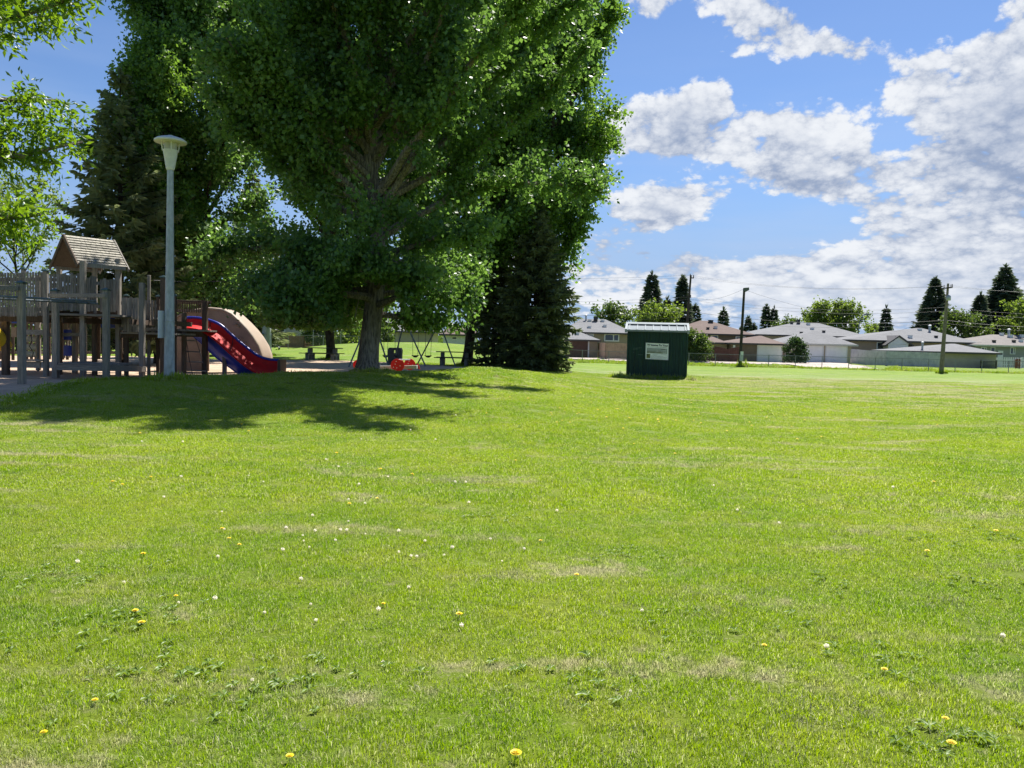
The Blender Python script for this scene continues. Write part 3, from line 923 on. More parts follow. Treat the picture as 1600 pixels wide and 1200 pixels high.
def bush(name, label, base, w, h, n, leaf, seed, mat, dome=.8, cat='bush', group=None):
    rg = np.random.default_rng(seed)
    root = thing(name, label, cat, base, group)
    nc = max(12, n // 40)
    a = rg.uniform(0, 2 * np.pi, nc); u = rg.random(nc) ** .45; zc = rg.random(nc)
    rad = w / 2 * np.sqrt(np.clip(1 - (zc * 1.02) ** 2.4 * dome, .04, 1)) * u
    cc = np.stack([np.cos(a) * rad, np.sin(a) * rad, .08 * h + zc * h * .9], 1)
    k = rg.integers(0, nc, n)
    C = cc[k] + rg.normal(0, .07 * max(w, h) * .8, (n, 3)); C[:, 2] = np.abs(C[:, 2])
    ct = rg.random(nc)
    me = leaf_mesh('crown', C, norm(C * np.array([1, 1, .3])), leaf, rg, np.clip(ct[k] * .7 + rg.random(n) * .3, 0, 1))
    link_mesh('crown', me, mat, root)
    mb_ = MB()
    for j in range(5):
        t = j * 1.26
        mb_.path([Vector(base) + Vector((.05 * math.cos(t), .05 * math.sin(t), -.05)), Vector(base) + Vector((.25 * w * math.cos(t), .25 * w * math.sin(t), h * .6))], [.03, .01], 5)
    mb_.build('stems', M['bark_dark'], root)
    return root

def spruce(name, label, base, H, rmax, seed, mat, dens=1.0, whorl=.30, z0=.15, prof=None, group=None, fat=1.0, droop=.25, gap=0.0):
    rg = np.random.default_rng(seed)
    root = thing(name, label, 'tree', base, group)
    V = []; T = []; bm_ = MB()
    base = np.array(base)
    z = z0
    def blade(o_, d, L, w, tone):
        s_ = norm(np.cross(d, rg.normal(0, 1, 3))[None])[0] * w / 2
        e = o_ + d * L
        V.append((o_ - s_ * .6, o_ + s_ * .6, o_ + d * L * .5 + s_, e)); V.append((o_ - s_ * .6, o_ + d * L * .5 + s_ * .9, e, o_ + d * L * .5 - s_))
        T.append(tone); T.append(tone)
    lev = 0
    while z < H * .985:
        t = z / H
        R_ = rmax * (prof(t) if prof else (1 - t) ** .85)
        nb = max(4, int((6 + 5 * (1 - t)) * (.6 + .4 * dens)))
        for b in range(nb):
            if rg.random() < gap: continue
            a = b * 2 * math.pi / nb + lev * 1.1 + rg.normal(0, .18)
            L = max(.15, R_ * rg.uniform(.74, 1.12))
            dh = np.array([math.cos(a), math.sin(a), 0])
            dz = .35 * t ** 2 - droop * (1 - t)
            side = np.array([-dh[1], dh[0], 0])
            ns_ = max(3, int(L / (.16 / dens)))
            tone_b = rg.random()
            zj = z + rg.normal(0, .05)
            tip = base + np.array([0, 0, zj]) + dh * L + np.array([0, 0, L * (dz + .12)])
            if L > .7 and b % 2 == 0: bm_.path([base + np.array([0, 0, zj]), tip], [.02 + .008 * L, .006], 4, cap=False)
            for j in range(ns_):
                s_ = (.22 + .78 * (j + .5) / ns_)
                o_ = base + np.array([0, 0, zj]) + dh * L * s_ + np.array([0, 0, L * (dz * s_ + .12 * s_ * s_)])
                sl = (.20 + .34 * (1 - s_)) * min(1.3, .5 + L * .45) * fat
                for sg in (-1, 1):
                    d = norm((dh * .65 + side * sg * rg.uniform(.5, 1.0) + np.array([0, 0, rg.uniform(-.45, .05)]))[None])[0]
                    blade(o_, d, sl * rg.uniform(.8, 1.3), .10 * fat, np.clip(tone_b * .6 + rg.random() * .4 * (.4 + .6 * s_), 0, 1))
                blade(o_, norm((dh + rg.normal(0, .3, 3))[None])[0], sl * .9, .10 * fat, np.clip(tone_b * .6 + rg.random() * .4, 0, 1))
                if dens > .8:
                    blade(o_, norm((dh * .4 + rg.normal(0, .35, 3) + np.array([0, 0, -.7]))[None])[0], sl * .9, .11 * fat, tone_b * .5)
        z += whorl * rg.uniform(.8, 1.2) * (.65 + .5 * (1 - t)); lev += 1
    for j in range(14):
        blade(base + np.array([0, 0, H * .96 + rg.random() * .3]), norm((rg.normal(0, .3, 3) + np.array([0, 0, 1]))[None])[0], .25 * fat, .06 * fat, .5)
    Vn = np.array(V).reshape(-1, 3) - base
    F = np.arange(len(Vn)).reshape(-1, 4)
    me = np_mesh('crown', Vn, F, np.repeat(np.array(T), 4))
    link_mesh('crown', me, mat, root)
    tb = MB(); tb.path([base + np.array([0, 0, -.1]), base + np.array([0, 0, H * .5]), base + np.array([0, 0, H])], [max(.06, H * .016), H * .009, .01], 8)
    tb.build('trunk', M['bark_dark'], root, smooth=True)
    if bm_.v: bm_.build('branches', M['bark_dark'], root)
    return root, len(F)

colprof = lambda t: (min(1.0, .86 + .6 * t) if t < .35 else 1.0 - .93 * ((t - .35) / .65) ** 1.25)
r_, n_ = spruce('spruce_tree', 'big dense dark spruce with boughs to the ground at the right end of the stand', place(834, 42.0), 8.8, 2.2, 31, M['needle'], 1.25, .27, .25, colprof, fat=1.15, droop=.34)
NL += n_
r_, n_ = spruce('spruce_tree', 'smaller dark spruce between the right picnic table and the big spruce', place(770, 43.0), 7.4, 1.25, 32, M['needle'], 1.1, .27, .25, colprof, fat=1.1, droop=.34)
NL += n_
r_, n_ = spruce('spruce_tree', 'dark spruce with long bare-tipped boughs sticking out behind the playground roof', place(188, 31.5), 11.5, 3.0, 33, M['needle'], .95, .42, .8, lambda t: (1 - t) ** .7, fat=1.3, droop=-.05, gap=.12)
NL += n_
r_, n_ = spruce('spruce_tree', 'spruce deep in the shade behind the slide', place(392, 52.0), 12.0, 3.1, 34, M['needle'], .7, .45, 1.2, None, fat=1.7)
NL += n_

# ================================================================== houses beyond the park
def XP(px, Y, py=550): return at(px, py, Y).x
def ZP(px, py, Y): return at(px, py, Y).z

def mat_roof(name, col):
    mt, T, o = new_mat(name)
    g = T.n('ShaderNodeNewGeometry'); p = T.n('ShaderNodeBsdfPrincipled')
    n1 = T.noise(g.outputs['Position'], 9.0, 5, 0.75); n2 = T.noise(g.outputs['Position'], 0.6, 4, 0.6)
    sp = T.n('ShaderNodeSeparateXYZ'); T.l(g.outputs['Position'], sp.inputs[0])
    st = T.noise(T.comb(T.math('MULTIPLY', sp.outputs[0], 1.2), T.math('MULTIPLY', sp.outputs[1], .3), T.math('MULTIPLY', sp.outputs[2], 14.0)), 1.0, 3, .6)
    c = T.mix(T.ss(n1, .3, .7), tuple(x * .78 for x in col), tuple(x * 1.18 for x in col))
    c = T.mix(T.math('MULTIPLY', T.ss(st, .42, .62), .35), c, tuple(x * .72 for x in col))
    c = T.mix(T.math('MULTIPLY', T.ss(n2, .45, .75), .3), c, tuple(x * 1.3 for x in col))
    T.l(c, p.inputs['Base Color']); p.inputs['Roughness'].default_value = .9; p.inputs['Specular IOR Level'].default_value = .2
    b = T.n('ShaderNodeBump'); b.inputs['Strength'].default_value = .6; b.inputs['Distance'].default_value = .03
    T.l(n1, b.inputs['Height']); T.l(b.outputs[0], p.inputs['Normal']); T.l(p.outputs[0], o.inputs[0])
    return mt
RG = mat_roof('grey_asphalt_shingles', (0.185, 0.188, 0.195)); RB = mat_roof('brown_asphalt_shingles', (0.150, 0.112, 0.098)); RT = mat_roof('taupe_asphalt_shingles', (0.20, 0.185, 0.175))
ST_TAN = mat_plain('tan_stucco', (0.33, 0.275, 0.205), .95, 0, .08, 2, .3, 30, dirt=.15)
ST_BROWN = mat_plain('brown_stucco', (0.20, 0.155, 0.12), .95, 0, .08, 2, .3, 30, dirt=.15)
ST_BEIGE = mat_plain('beige_stucco', (0.40, 0.36, 0.275), .95, 0, .06, 2, .3, 30, dirt=.15)
ST_GREY = mat_plain('grey_siding', (0.26, 0.27, 0.265), .8, 0, .06, 2, .2, 30, dirt=.15, stretch=(.3, .3, 6))
ST_PINK = mat_plain('pinkish_brown_siding', (0.34, 0.25, 0.20), .8, 0, .06, 2, .2, 30, stretch=(.3, .3, 6))
FASC = mat_plain('dark_fascia', (0.055, 0.05, 0.048), .6)
GUT = mat_plain('pale_fascia', (0.50, 0.49, 0.45), .6)
BROWN_DOOR = mat_plain('brown_garage_door', (0.085, 0.042, 0.030), .6, 0, .1, 3)

SLOPE = {}
def roof_part(parent, x0, x1, y0, y1, ze, zr, rx0, rx1, mat, fasc=FASC, soff=.02, ry=None):
    m_ = MB(); ry = (y0 + y1) / 2 if ry is None else ry
    if rx1 - rx0 < .05: rx1 = rx0 + .05
    v = [(x0, y0, ze), (x1, y0, ze), (x1, y1, ze), (x0, y1, ze), (rx0, ry, zr), (rx1, ry, zr)]
    m_.add(v, [(0, 1, 5, 4), (1, 2, 5), (2, 3, 4, 5), (3, 0, 4), (0, 3, 2, 1)])
    ro = m_.build('roof', mat, parent)
    f = MB(); t = .05
    f.box(x0 - .03, x1 + .03, y0 - .03, y0 + t, ze - .17, ze + .015); f.box(x0 - .03, x1 + .03, y1 - t, y1 + .03, ze - .17, ze + .015)
    f.box(x0 - .028, x0 + t, y0 + t, y1 - t, ze - .168, ze + .013); f.box(x1 - t, x1 + .028, y0 + t, y1 - t, ze - .168, ze + .013)
    f.build('fascia', fasc, ro)
    SLOPE[ro.name] = (y0, ze, (zr - ze) / (ry - y0), ry)
    return ro

def window(parent, px0, px1, py0, py1, Y, panes=2, frame=None, dark=None):
    xa, xb = XP(px0, Y, (py0 + py1) / 2), XP(px1, Y, (py0 + py1) / 2); za, zb = ZP((px0 + px1) / 2, py1, Y), ZP((px0 + px1) / 2, py0, Y)
    f = MB(); w = min(.13, (xb - xa) * .12)
    f.box(xa, xb, Y - .07, Y + .02, zb - w, zb); f.box(xa, xb, Y - .07, Y + .02, za, za + w)
    f.box(xa, xa + w, Y - .068, Y + .018, za + w, zb - w); f.box(xb - w, xb, Y - .068, Y + .018, za + w, zb - w)
    xs = [xa + w]
    if panes == 2:
        xm = xa + (xb - xa) * .62
        f.box(xm - w / 2, xm + w / 2, Y - .068, Y + .018, za + w, zb - w); xs += [xm - w / 2, xm + w / 2]
    xs.append(xb - w)
    fo = f.build('window', M['white'], parent)
    for k in range(0, len(xs), 2):
        MB().box(xs[k], xs[k + 1], Y - .03, Y - .01, za + w, zb - w).build('pane', M['glass'], fo)

def garage_door(parent, px0, px1, py0, py1, Y, mat, frame=None):
    xa, xb = XP(px0, Y, py1), XP(px1, Y, py1); pm = (px0 + px1) / 2; za, zb = ZP(pm, py1, Y), ZP(pm, py0, Y)
    d = MB(); n = 4; h = (zb - za) / n
    for k in range(n):
        d.box(xa, xb, Y - .05, Y + .02, za + k * h + .012, za + (k + 1) * h - .012)
    d.box(xa + .01, xb - .01, Y - .03, Y + .01, za, zb - .02)
    do = d.build('garage_door', mat, parent)
    if frame:
        f = MB(); f.box(xa - .14, xa, Y - .07, Y + .015, za, zb + .12); f.box(xb, xb + .14, Y - .07, Y + .015, za, zb + .12); f.box(xa, xb, Y - .068, Y + .013, zb, zb + .12)
        f.build('door_frame', frame, do)
    return do

def chimneys(roof, items, Y):
    """items: (px, py_top, py_base, width m, kind)"""
    for (px, pt, pb, w, kind) in items:
        sy0, sze, sk, sry = SLOPE[roof.name]
        Y = sry
        for k in range(60):
            yy = sy0 + (sry - sy0) * k / 59
            if at(px, pb, yy).z <= sze + (yy - sy0) * sk: Y = yy; break
        x = XP(px, Y, pb); zt, zb = ZP(px, pt, Y), sze + (Y - sy0) * sk
        if kind in ('white', 'black'): zt = zb + min(.26, max(.12, zt - zb)); w = min(w, .38)
        m_ = MB()
        if kind == 'pipe':
            m_.path([(x, Y, zb - .3), (x, Y, zt - .1)], w / 2, 10); m_.lathe((x, Y, zt - .12), [(w * .55, 0), (w * .8, .03), (w * .8, .09), (w * .2, .16)], 10)
            m_.build('chimney_pipe', M['galv'], roof)
        elif kind == 'stack':
            m_.box(x - w / 2, x + w / 2, Y - w / 2, Y + w / 2, zb - .4, zt); m_.box(x - w * .6, x + w * .6, Y - w * .6, Y + w * .6, zt, zt + .07)
            m_.build('chimney', M['black'], roof)
        else:
            m_.box(x - w / 2, x + w / 2, Y - w / 2, Y + w / 2, zb - .3, zt); m_.box(x - w * .62, x + w * .62, Y - w * .62, Y + w * .62, zt, zt + .05)
            m_.build('roof_vent', M['white'] if kind == 'white' else M['black'], roof)

def body(parent, px0, px1, py_top, Y, depth, mat, zb=0.0, name='wall'):
    x0, x1 = XP(px0, Y), XP(px1, Y); zt = ZP((px0 + px1) / 2, py_top, Y)
    return MB().box(x0, x1, Y, Y + depth, zb, zt).build(name, mat, parent)

def simple_house(name, label, Y, depth, wall, eave, ridge, wmat, rmat, cat='house', fasc=FASC, group=None, over=.5):
    """wall=(px0,px1); eave=(px0,px1,py); ridge=(px0,px1,py)"""
    g = at((wall[0] + wall[1]) / 2, 560, Y)
    root = thing(name, label, cat, (g.x, Y, hz(g.x, Y)), group)
    pm = (eave[0] + eave[1]) / 2
    ze = ZP(pm, eave[2], Y - over); zr = ZP((ridge[0] + ridge[1]) / 2, ridge[2], Y + depth / 2)
    wallo = MB().box(XP(wall[0], Y), XP(wall[1], Y), Y, Y + depth, hz(g.x, Y) - .3, ze - .02).build('wall', wmat, root)
    ro = roof_part(root, XP(eave[0], Y - over, eave[2]), XP(eave[1], Y - over, eave[2]), Y - over, Y + depth + over, ze, zr,
                   XP(ridge[0], Y + depth / 2, ridge[2]), XP(ridge[1], Y + depth / 2, ridge[2]), rmat, fasc)
    return root, ro

# --- house and garage just right of the big spruce
h, ro = simple_house('bungalow', 'tan stucco bungalow with grey hip roof between the big spruce and the green shed', 92, 10, (886, 988), (878, 994, 519.5), (909, 946, 498.5), ST_TAN, RG)
window(h, 944, 967.5, 521.5, 533.5, 92); window(h, 915, 928, 521.5, 525.5, 92, 1)
chimneys(ro, [(915.5, 492, 501, .22, 'pipe'), (930.5, 496, 502, .45, 'stack')], 96)
chimneys(ro, [(921.5, 500, 502, .4, 'white'), (941.5, 500.5, 502.5, .4, 'white'), (921, 510, 512, .4, 'white'), (945, 508, 510.5, .4, 'white')], 94.5)
g_, ro = simple_house('garage', 'small tan garage with brown door and grey hip roof beside the big spruce', 85, 6.5, (868, 933), (862, 939, 530.5), (894, 902, 517), ST_TAN, RG, 'garage')
garage_door(g_, 882, 918, 532.5, 560, 85, BROWN_DOOR, M['white'])
chimneys(ro, [(902, 519.5, 522.5, .45, 'white')], 86.5)

# --- brown-roofed house right of the shed, with its lean-to
h, ro = simple_house('bungalow', 'brown bungalow with brown hip roof directly right of the green shed', 98, 10, (1060, 1172), (1052, 1181.5, 521.5), (1094, 1109, 501), ST_BROWN, RB)
window(h, 1110, 1122, 523.5, 530, 98, 1); window(h, 1149, 1165, 525.5, 532, 98, 2)
chimneys(ro, [(1110.5, 501, 504, .5, 'stack'), (1106, 512, 514.5, .3, 'black'), (1118, 510, 513, .4, 'white')], 101)
h, ro = simple_house('garage', 'small tan outbuilding with brown roof behind the scalloped fence', 89, 4.5, (1098, 1136), (1092, 1138, 535), (1112, 1114, 526), ST_TAN, RB, 'garage')
h, ro = simple_house('garage', 'brown garage with brown hip roof and one wide white door left of the round bush', 88, 6.5, (1142, 1226), (1137.5, 1229, 536.5), (1186, 1190, 524.6), ST_BROWN, RB, 'garage')
garage_door(h, 1184, 1219.5, 539, 566, 88, M['offwhite'], M['white'])
MB().box(XP(1144.5, 88), XP(1148, 88), 87.86, 87.98, ZP(1146, 546, 88), ZP(1146, 539, 88)).build('meter_box', M['white'], h)

# --- big grey house with double garage
h, ro = simple_house('bungalow', 'low house with the widest grey hip roof, behind the twin-door garage', 101, 12, (1190, 1352), (1182, 1362, 524.5), (1242, 1280, 504.5), ST_BEIGE, RG)
chimneys(ro, [(1247.5, 500, 506, .35, 'stack'), (1237, 503, 506, .3, 'black')], 106)
chimneys(ro, [(1263, 505, 507.5, .5, 'white'), (1269, 512.5, 514.5, .4, 'white'), (1287, 517, 519.5, .3, 'black'), (1252, 519, 521, .3, 'black')], 103)
h, ro = simple_house('garage', 'double garage with two white doors and grey hip roof right of the round bush', 90, 7.5, (1224, 1330), (1217, 1341, 537.3), (1270, 1276, 517), ST_BEIGE, RG, 'garage', fasc=GUT)
garage_door(h, 1251, 1284, 540, 567, 90, M['offwhite'], M['white']); garage_door(h, 1290.5, 1321, 540.5, 568, 90, M['offwhite'], M['white'])

# --- grey-roofed house with white gable
h, ro = simple_house('bungalow', 'pinkish brown house with grey hip roof and a small white gable above the pale fence', 94, 11, (1328, 1525), (1318, 1533, 533), (1433, 1440, 512.5), ST_PINK, RG)
window(h, 1369.5, 1381.5, 534.5, 546.5, 94, 1)
chimneys(ro, [(1452.5, 508, 518, .28, 'pipe'), (1422, 523, 528, .5, 'white'), (1437, 514, 516, .5, 'white'), (1462.5, 525, 527.5, .3, 'black')], 98)
gb = MB(); Yg = 92.6
A_, B_, C_ = at(1387, 537.5, Yg), at(1421, 538, Yg), at(1404, 526, Yg)
gb.slab([A_, B_, C_], (0, 3.0, 0)); gb.box(A_.x + .1, B_.x - .1, Yg + .05, Yg + 1.6, .2, A_.z); gb.build('gable', M['white'], h)
gr = MB(); e = Vector((0, -.25, 0))
for p, q in ((A_, C_), (C_, B_)):
    dv = (q - p).normalized(); pp = p - dv * (.5 if p is A_ else 0) ; qq = q + dv * (.5 if q is B_ else 0)
    gr.slab([pp + e, qq + e, qq + e + Vector((0, 0, .16)), pp + e + Vector((0, 0, .16))], (0, 3.4, 0))
gr.build('gable_roof', FASC, h)
# --- garage behind the utility pole
h, ro = simple_house('garage', 'long beige garage with low grey hip roof behind the right-hand utility pole', 82, 8, (1424, 1557), (1419, 1566, 550), (1486, 1492, 537), ST_BEIGE, RG, 'garage')
chimneys(ro, [(1441, 534, 546, .2, 'pipe')], 84)
# --- grey house at the right edge
h, ro = simple_house('bungalow', 'grey-sided house with taupe roof and white windows at the right edge', 93, 10, (1524, 1720), (1520, 1730, 541), (1548, 1700, 524.5), ST_GREY, RT, fasc=GUT)
window(h, 1532.5, 1541, 542.5, 549, 93, 2); window(h, 1547.5, 1554.5, 542.5, 551.5, 93, 1); window(h, 1578, 1586, 543, 553.5, 93, 2)
MB().box(XP(1559, 93), XP(1567, 93), 92.93, 93.02, .3, ZP(1563, 548, 93)).build('door', M['white'], h)
chimneys(ro, [(1565, 520.5, 524, .35, 'white'), (1576, 514, 526, .28, 'pipe')], 98)
chimneys(ro, [(1579, 521, 527, .55, 'white'), (1597, 519.5, 527, .6, 'white'), (1553, 532, 535, .3, 'black'), (1584, 532, 535, .3, 'black'), (1595, 529.5, 534, .35, 'white')], 94.5)

# --- houses glimpsed under the trees on the left
h = thing('bungalow', 'pale grey house with a shallow roof seen past the slide, left of the trees', 'house', (XP(440, 90), 90, .6))
wl = MB(); P_ = [at(423, 545, 90), at(473, 545, 90), at(473, 491, 90), at(440, 484.5, 90), at(384, 498, 90), at(384, 545, 90)]
wl.slab(P_, (0, 9, 0)); wl.build('wall', mat_plain('pale_grey_stucco', (.38, .37, .34), .95, 0, .05, 2, .2, 30), h)
rf = MB(); a0, a1, a2 = at(378, 498.5, 89.5), at(440, 483.3, 89.5), at(480, 491.2, 89.5); tck = Vector((0, 0, .3))
rf.slab([a0, a1, a1 + tck, a0 + tck], (0, 10.5, 0)); rf.slab([a1, a2, a2 + tck, a1 + tck], (0, 10.5, 0)); rf.build('roof', GUT, h)
window(h, 426, 446, 508, 519, 90, 2)
h, ro = simple_house('garage', 'brown-roofed outbuilding right behind the climbing wall', 84, 5, (374, 392), (360, 406, 510), (372, 390, 501.5), ST_BROWN, RB, 'garage', fasc=GUT)
h, ro = simple_house('outbuilding', 'low white outbuilding with a small window behind the second lamp post', 87, 4, (401, 424), (399, 427, 514.5), (404, 422, 511), mat_plain('cream_siding', (.55, .55, .50), .8), GUT, 'garage')
window(h, 404, 414, 519, 525, 87, 2)
h, ro = simple_house('bungalow', 'beige house with broad grey roof seen through the swings', 96, 10, (592, 672), (586, 680, 517.5), (600, 656, 498), ST_BEIGE, RG)
chimneys(ro, [(620, 501, 505, .7, 'white'), (634, 499, 502, .4, 'black')], 99)
h, ro = simple_house('garage', 'white garage with dark roof and one small window seen right of the swings', 92, 6, (692, 741), (686, 746, 522.5), (702, 736, 510), mat_plain('white_siding', (.60, .62, .62), .8), RB, 'garage')
window(h, 706, 714, 526, 530.5, 92, 1)

# ================================================================== lane, yard fences, bushes
lane = MB()
def lane_strip(name, label, poly, mat):
    """ground sheet following the terrain, cut into cells"""
    vs = []; fs = []
    n = len(poly)
    for (x, y) in poly: vs.append((x, y, hz(x, y) + .03))
    m_ = MB(); m_.add(vs, [tuple(range(n))]); return m_
lx = [2, 5, 8, 11, 14, 17, 20, 23, 26, 29, 32, 34.5]
lv = []; lf = []
for i, x in enumerate(lx):
    far = 84.5
    for y in np.linspace(77.2, far, 8): lv.append((x, y, hz(x, y) + .035))
for i in range(len(lx) - 1):
    for j in range(7):
        a = i * 8 + j; lf.append((a, a + 8, a + 9, a + 1))
o = MB().add(lv, lf).build('gravel_lane', M['gravel']); tag(o, 'pale gravel back lane behind the chain link fence', kind='structure')
# gravel yard between the lane and the fence, in front of the twin-door garage
yv = []; ys_ = [(74.6, 1262, 1378), (75.6, 1250, 1366), (76.6, 1238, 1352), (77.6, 1228, 1338), (84.8, 1226, 1326), (90.0, 1228, 1326)]
yf_ = []
for k, (Y, a, b) in enumerate(ys_):
    for j in range(9):
        x = XP(a + (b - a) * j / 8, Y, 570); yv.append((x, Y, hz(x, Y) + .055))
for k in range(len(ys_) - 1):
    for j in range(8):
        a = k * 9 + j; yf_.append((a, a + 1, a + 10, a + 9))
o = MB().add(yv, yf_).build('driveway', mat_plain('pale_driveway', (.45, .38, .33), .95, 0, .12, 1.5)); tag(o, 'pale gravel driveway in front of the double garage', kind='structure')

def board_fence(name, label, pts, top, mat, bw=.14, scallop=0.0, thick=.03, post=None, rail=True, gap=.012, base=None, lowtop=None, single=False):
    """pts: [(x, y)...] line of the fence; boards joined when only a pixel or two wide"""
    x0, y0 = pts[0]
    root = thing(name, label, 'fence', (x0, y0, hz(x0, y0)))
    m_ = MB(); rl = MB()
    tot = sum(math.dist(pts[i], pts[i + 1]) for i in range(len(pts) - 1)); run = 0
    for i in range(len(pts) - 1):
        a, b = Vector(pts[i]), Vector(pts[i + 1]); L = (b - a).length; u = (b - a) / L; w = Vector((-u.y, u.x))
        n = max(1, int(L / bw))
        for k in range(n):
            c = a + u * ((k + .5) * L / n); s_ = run + (k + .5) * L / n
            zb = hz(c.x, c.y); t_ = top if lowtop is None else top + (lowtop - top) * sst(0, 1, s_ / tot)
            h_ = float(t_) + scallop * (abs(math.sin(s_ * math.pi / 2.4)) - .5)
            m_.obox(c, u, w, L / n / 2 - gap / 2, thick / 2, zb + .04, zb + h_)
        if rail:
            za = hz(a.x, a.y)
            for zr_ in (.35, .75):
                rl = MB(); rl.beam((a.x + w.x * .04, a.y + w.y * .04, hz(a.x, a.y) + top * zr_), (b.x + w.x * .04, b.y + w.y * .04, hz(b.x, b.y) + top * zr_), .04, .09); rl.build('rail', mat, root)
        npst = max(1, int(L / 2.4))
        for k in range(npst + 1):
            c = a + u * (k * L / npst) + w * .09
            zb = hz(c.x, c.y)
            t_ = top if lowtop is None else float(top + (lowtop - top) * sst(0, 1, (run + k * L / npst) / tot))
            MB().obox(c, u, w, .05, .05, zb - .1, zb + t_ - .05).build('post', post or mat, root)
        run += L
    tag(m_.build('boards', mat, root), kind='stuff')
    return root
def PX2(px, Y): return (XP(px, Y, 560), Y)
board_fence('board_fence', 'light cedar board fence between the tan garage and the green shed', [PX2(934, 86), PX2(946, 79.5), PX2(1066, 79.5)], 1.62, M['cedar'])
board_fence('board_fence', 'red-brown fence with a scalloped top right of the green shed', [PX2(1062, 81), PX2(1157, 81)], 1.40, M['red_fence'], scallop=.22)
board_fence('board_fence', 'long pale grey board fence sweeping down to the utility pole', [PX2(1329, 88), PX2(1352, 84), PX2(1385, 81), PX2(1472, 80)], 1.62, mat_wood('pale_grey_boards', (.47, .48, .49), .88, 2, fine=12), lowtop=1.45)
board_fence('board_fence', 'brown board fence seen under the trees behind the second lamp post', [PX2(400, 80), PX2(474, 80)], 1.25, M['brown_fence'])
board_fence('board_fence', 'orange-brown board fence left of the left tree trunk', [PX2(475, 84), PX2(560, 84)], 1.15, mat_wood('orange_boards', (.33, .15, .08), .8, 2))
board_fence('picket_fence', 'white picket fence right of the beige garage', [PX2(1558, 83), PX2(1592, 83)], 1.15, M['white'], bw=.22, gap=.09)
rt = board_fence('wooden_gate', 'reddish brown slatted gate at the right end of the white pickets', [PX2(1588.5, 82.7), PX2(1594.5, 82.7)], 1.0, mat_wood('gate_boards', (.25, .10, .06), .8, 2), bw=.16, gap=.06); rt['category'] = 'gate'
board_fence('picket_fence', 'short white fence end running out of frame past the gate', [PX2(1595.5, 83), PX2(1640, 83)], 1.2, M['white'], bw=.22, gap=.08)
# stack of timber by the beige garage
t = thing('timber_stack', 'dark stack of boards lying against the beige garage', 'lumber', (XP(1545, 80.5), 80.5, .3))
for k in range(6):
    MB().obox((XP(1545, 80.8), 80.8 + .02 * k), (1, 0), (0, 1), .62 - .03 * (k % 3), .35, .32 + k * .13, .32 + k * .13 + .07).build('board', M['bench_wood'], t)
for k in (-.75, .75):
    MB().obox((XP(1545, 80.8) + k, 80.7), (1, 0), (0, 1), .06, .06, .2, 1.15).build('post', M['pole_dark'], t)

# chain link fence along the park
def chain_fence(name, label, pts, h, pitch, mat, rpost=.035, wire=True, rpx=.022, cell=.16):
    x0, y0 = pts[0]
    root = thing(name, label, 'fence', (x0, y0, hz(x0, y0)))
    a, b = Vector(pts[0]), Vector(pts[1]); L = (b - a).length; u = (b - a) / L
    n = int(round(L / pitch)); wm = MB()
    for k in range(n + 1):
        c = a + u * (k * L / n); zb = hz(c.x, c.y)
        po = MB().path([(c.x, c.y, zb - .1), (c.x, c.y, zb + h + .04)], rpost, 8).build('post', mat, root, smooth=True)
        if k < n:
            d = a + u * ((k + 1) * L / n); zd = hz(d.x, d.y)
            MB().path([(c.x, c.y, zb + h), (d.x, d.y, zd + h)], rpx, 6).build('top_rail', mat, root, smooth=True)
            if wire:
                W_ = L / n; m2 = int(W_ / cell)
                for j in range(-int(h / cell), m2 + 1):
                    for sg in (0, 1):
                        s0, s1 = j * cell, j * cell + h
                        t0, t1 = max(0, -s0 / h), min(1, (W_ - s0) / h)
                        if t1 <= t0: continue
                        sa, sb = s0 + t0 * h, s0 + t1 * h; za, zb_ = t0 * h, t1 * h
                        if sg: sa, sb = W_ - sa, W_ - sb
                        p = c + u * sa; q = c + u * sb; zz0 = zb + (zd - zb) * sa / W_; zz1 = zb + (zd - zb) * sb / W_
                        w_ = .0035; oy = -.03 - .006 * sg
                        wm.add([(p.x, p.y + oy, zz0 + za - w_), (p.x, p.y + oy, zz0 + za + w_), (q.x, q.y + oy, zz1 + zb_ + w_), (q.x, q.y + oy, zz1 + zb_ - w_)], [(0, 1, 2, 3)])
    if wm.v: tag(wm.build('wire_mesh', mat, root), kind='stuff')
    return root
chain_fence('chain_link_fence', 'long chain link fence with grey posts along the far side of the park', [PX2(868, 73.5), PX2(1660, 73.5)], 1.12, 2.5, M['fence_steel'])
chain_fence('chain_link_fence', 'taller chain link fence behind the mound and the left picnic table', [PX2(395, 77), PX2(560, 77)], 1.35, 3.0, M['fence_steel'])
chain_fence('backstop_fence', 'high chain link backstop posts behind the left picnic table', [PX2(489, 75), PX2(532, 75)], 2.15, 1.3, M['fence_steel'], wire=True)

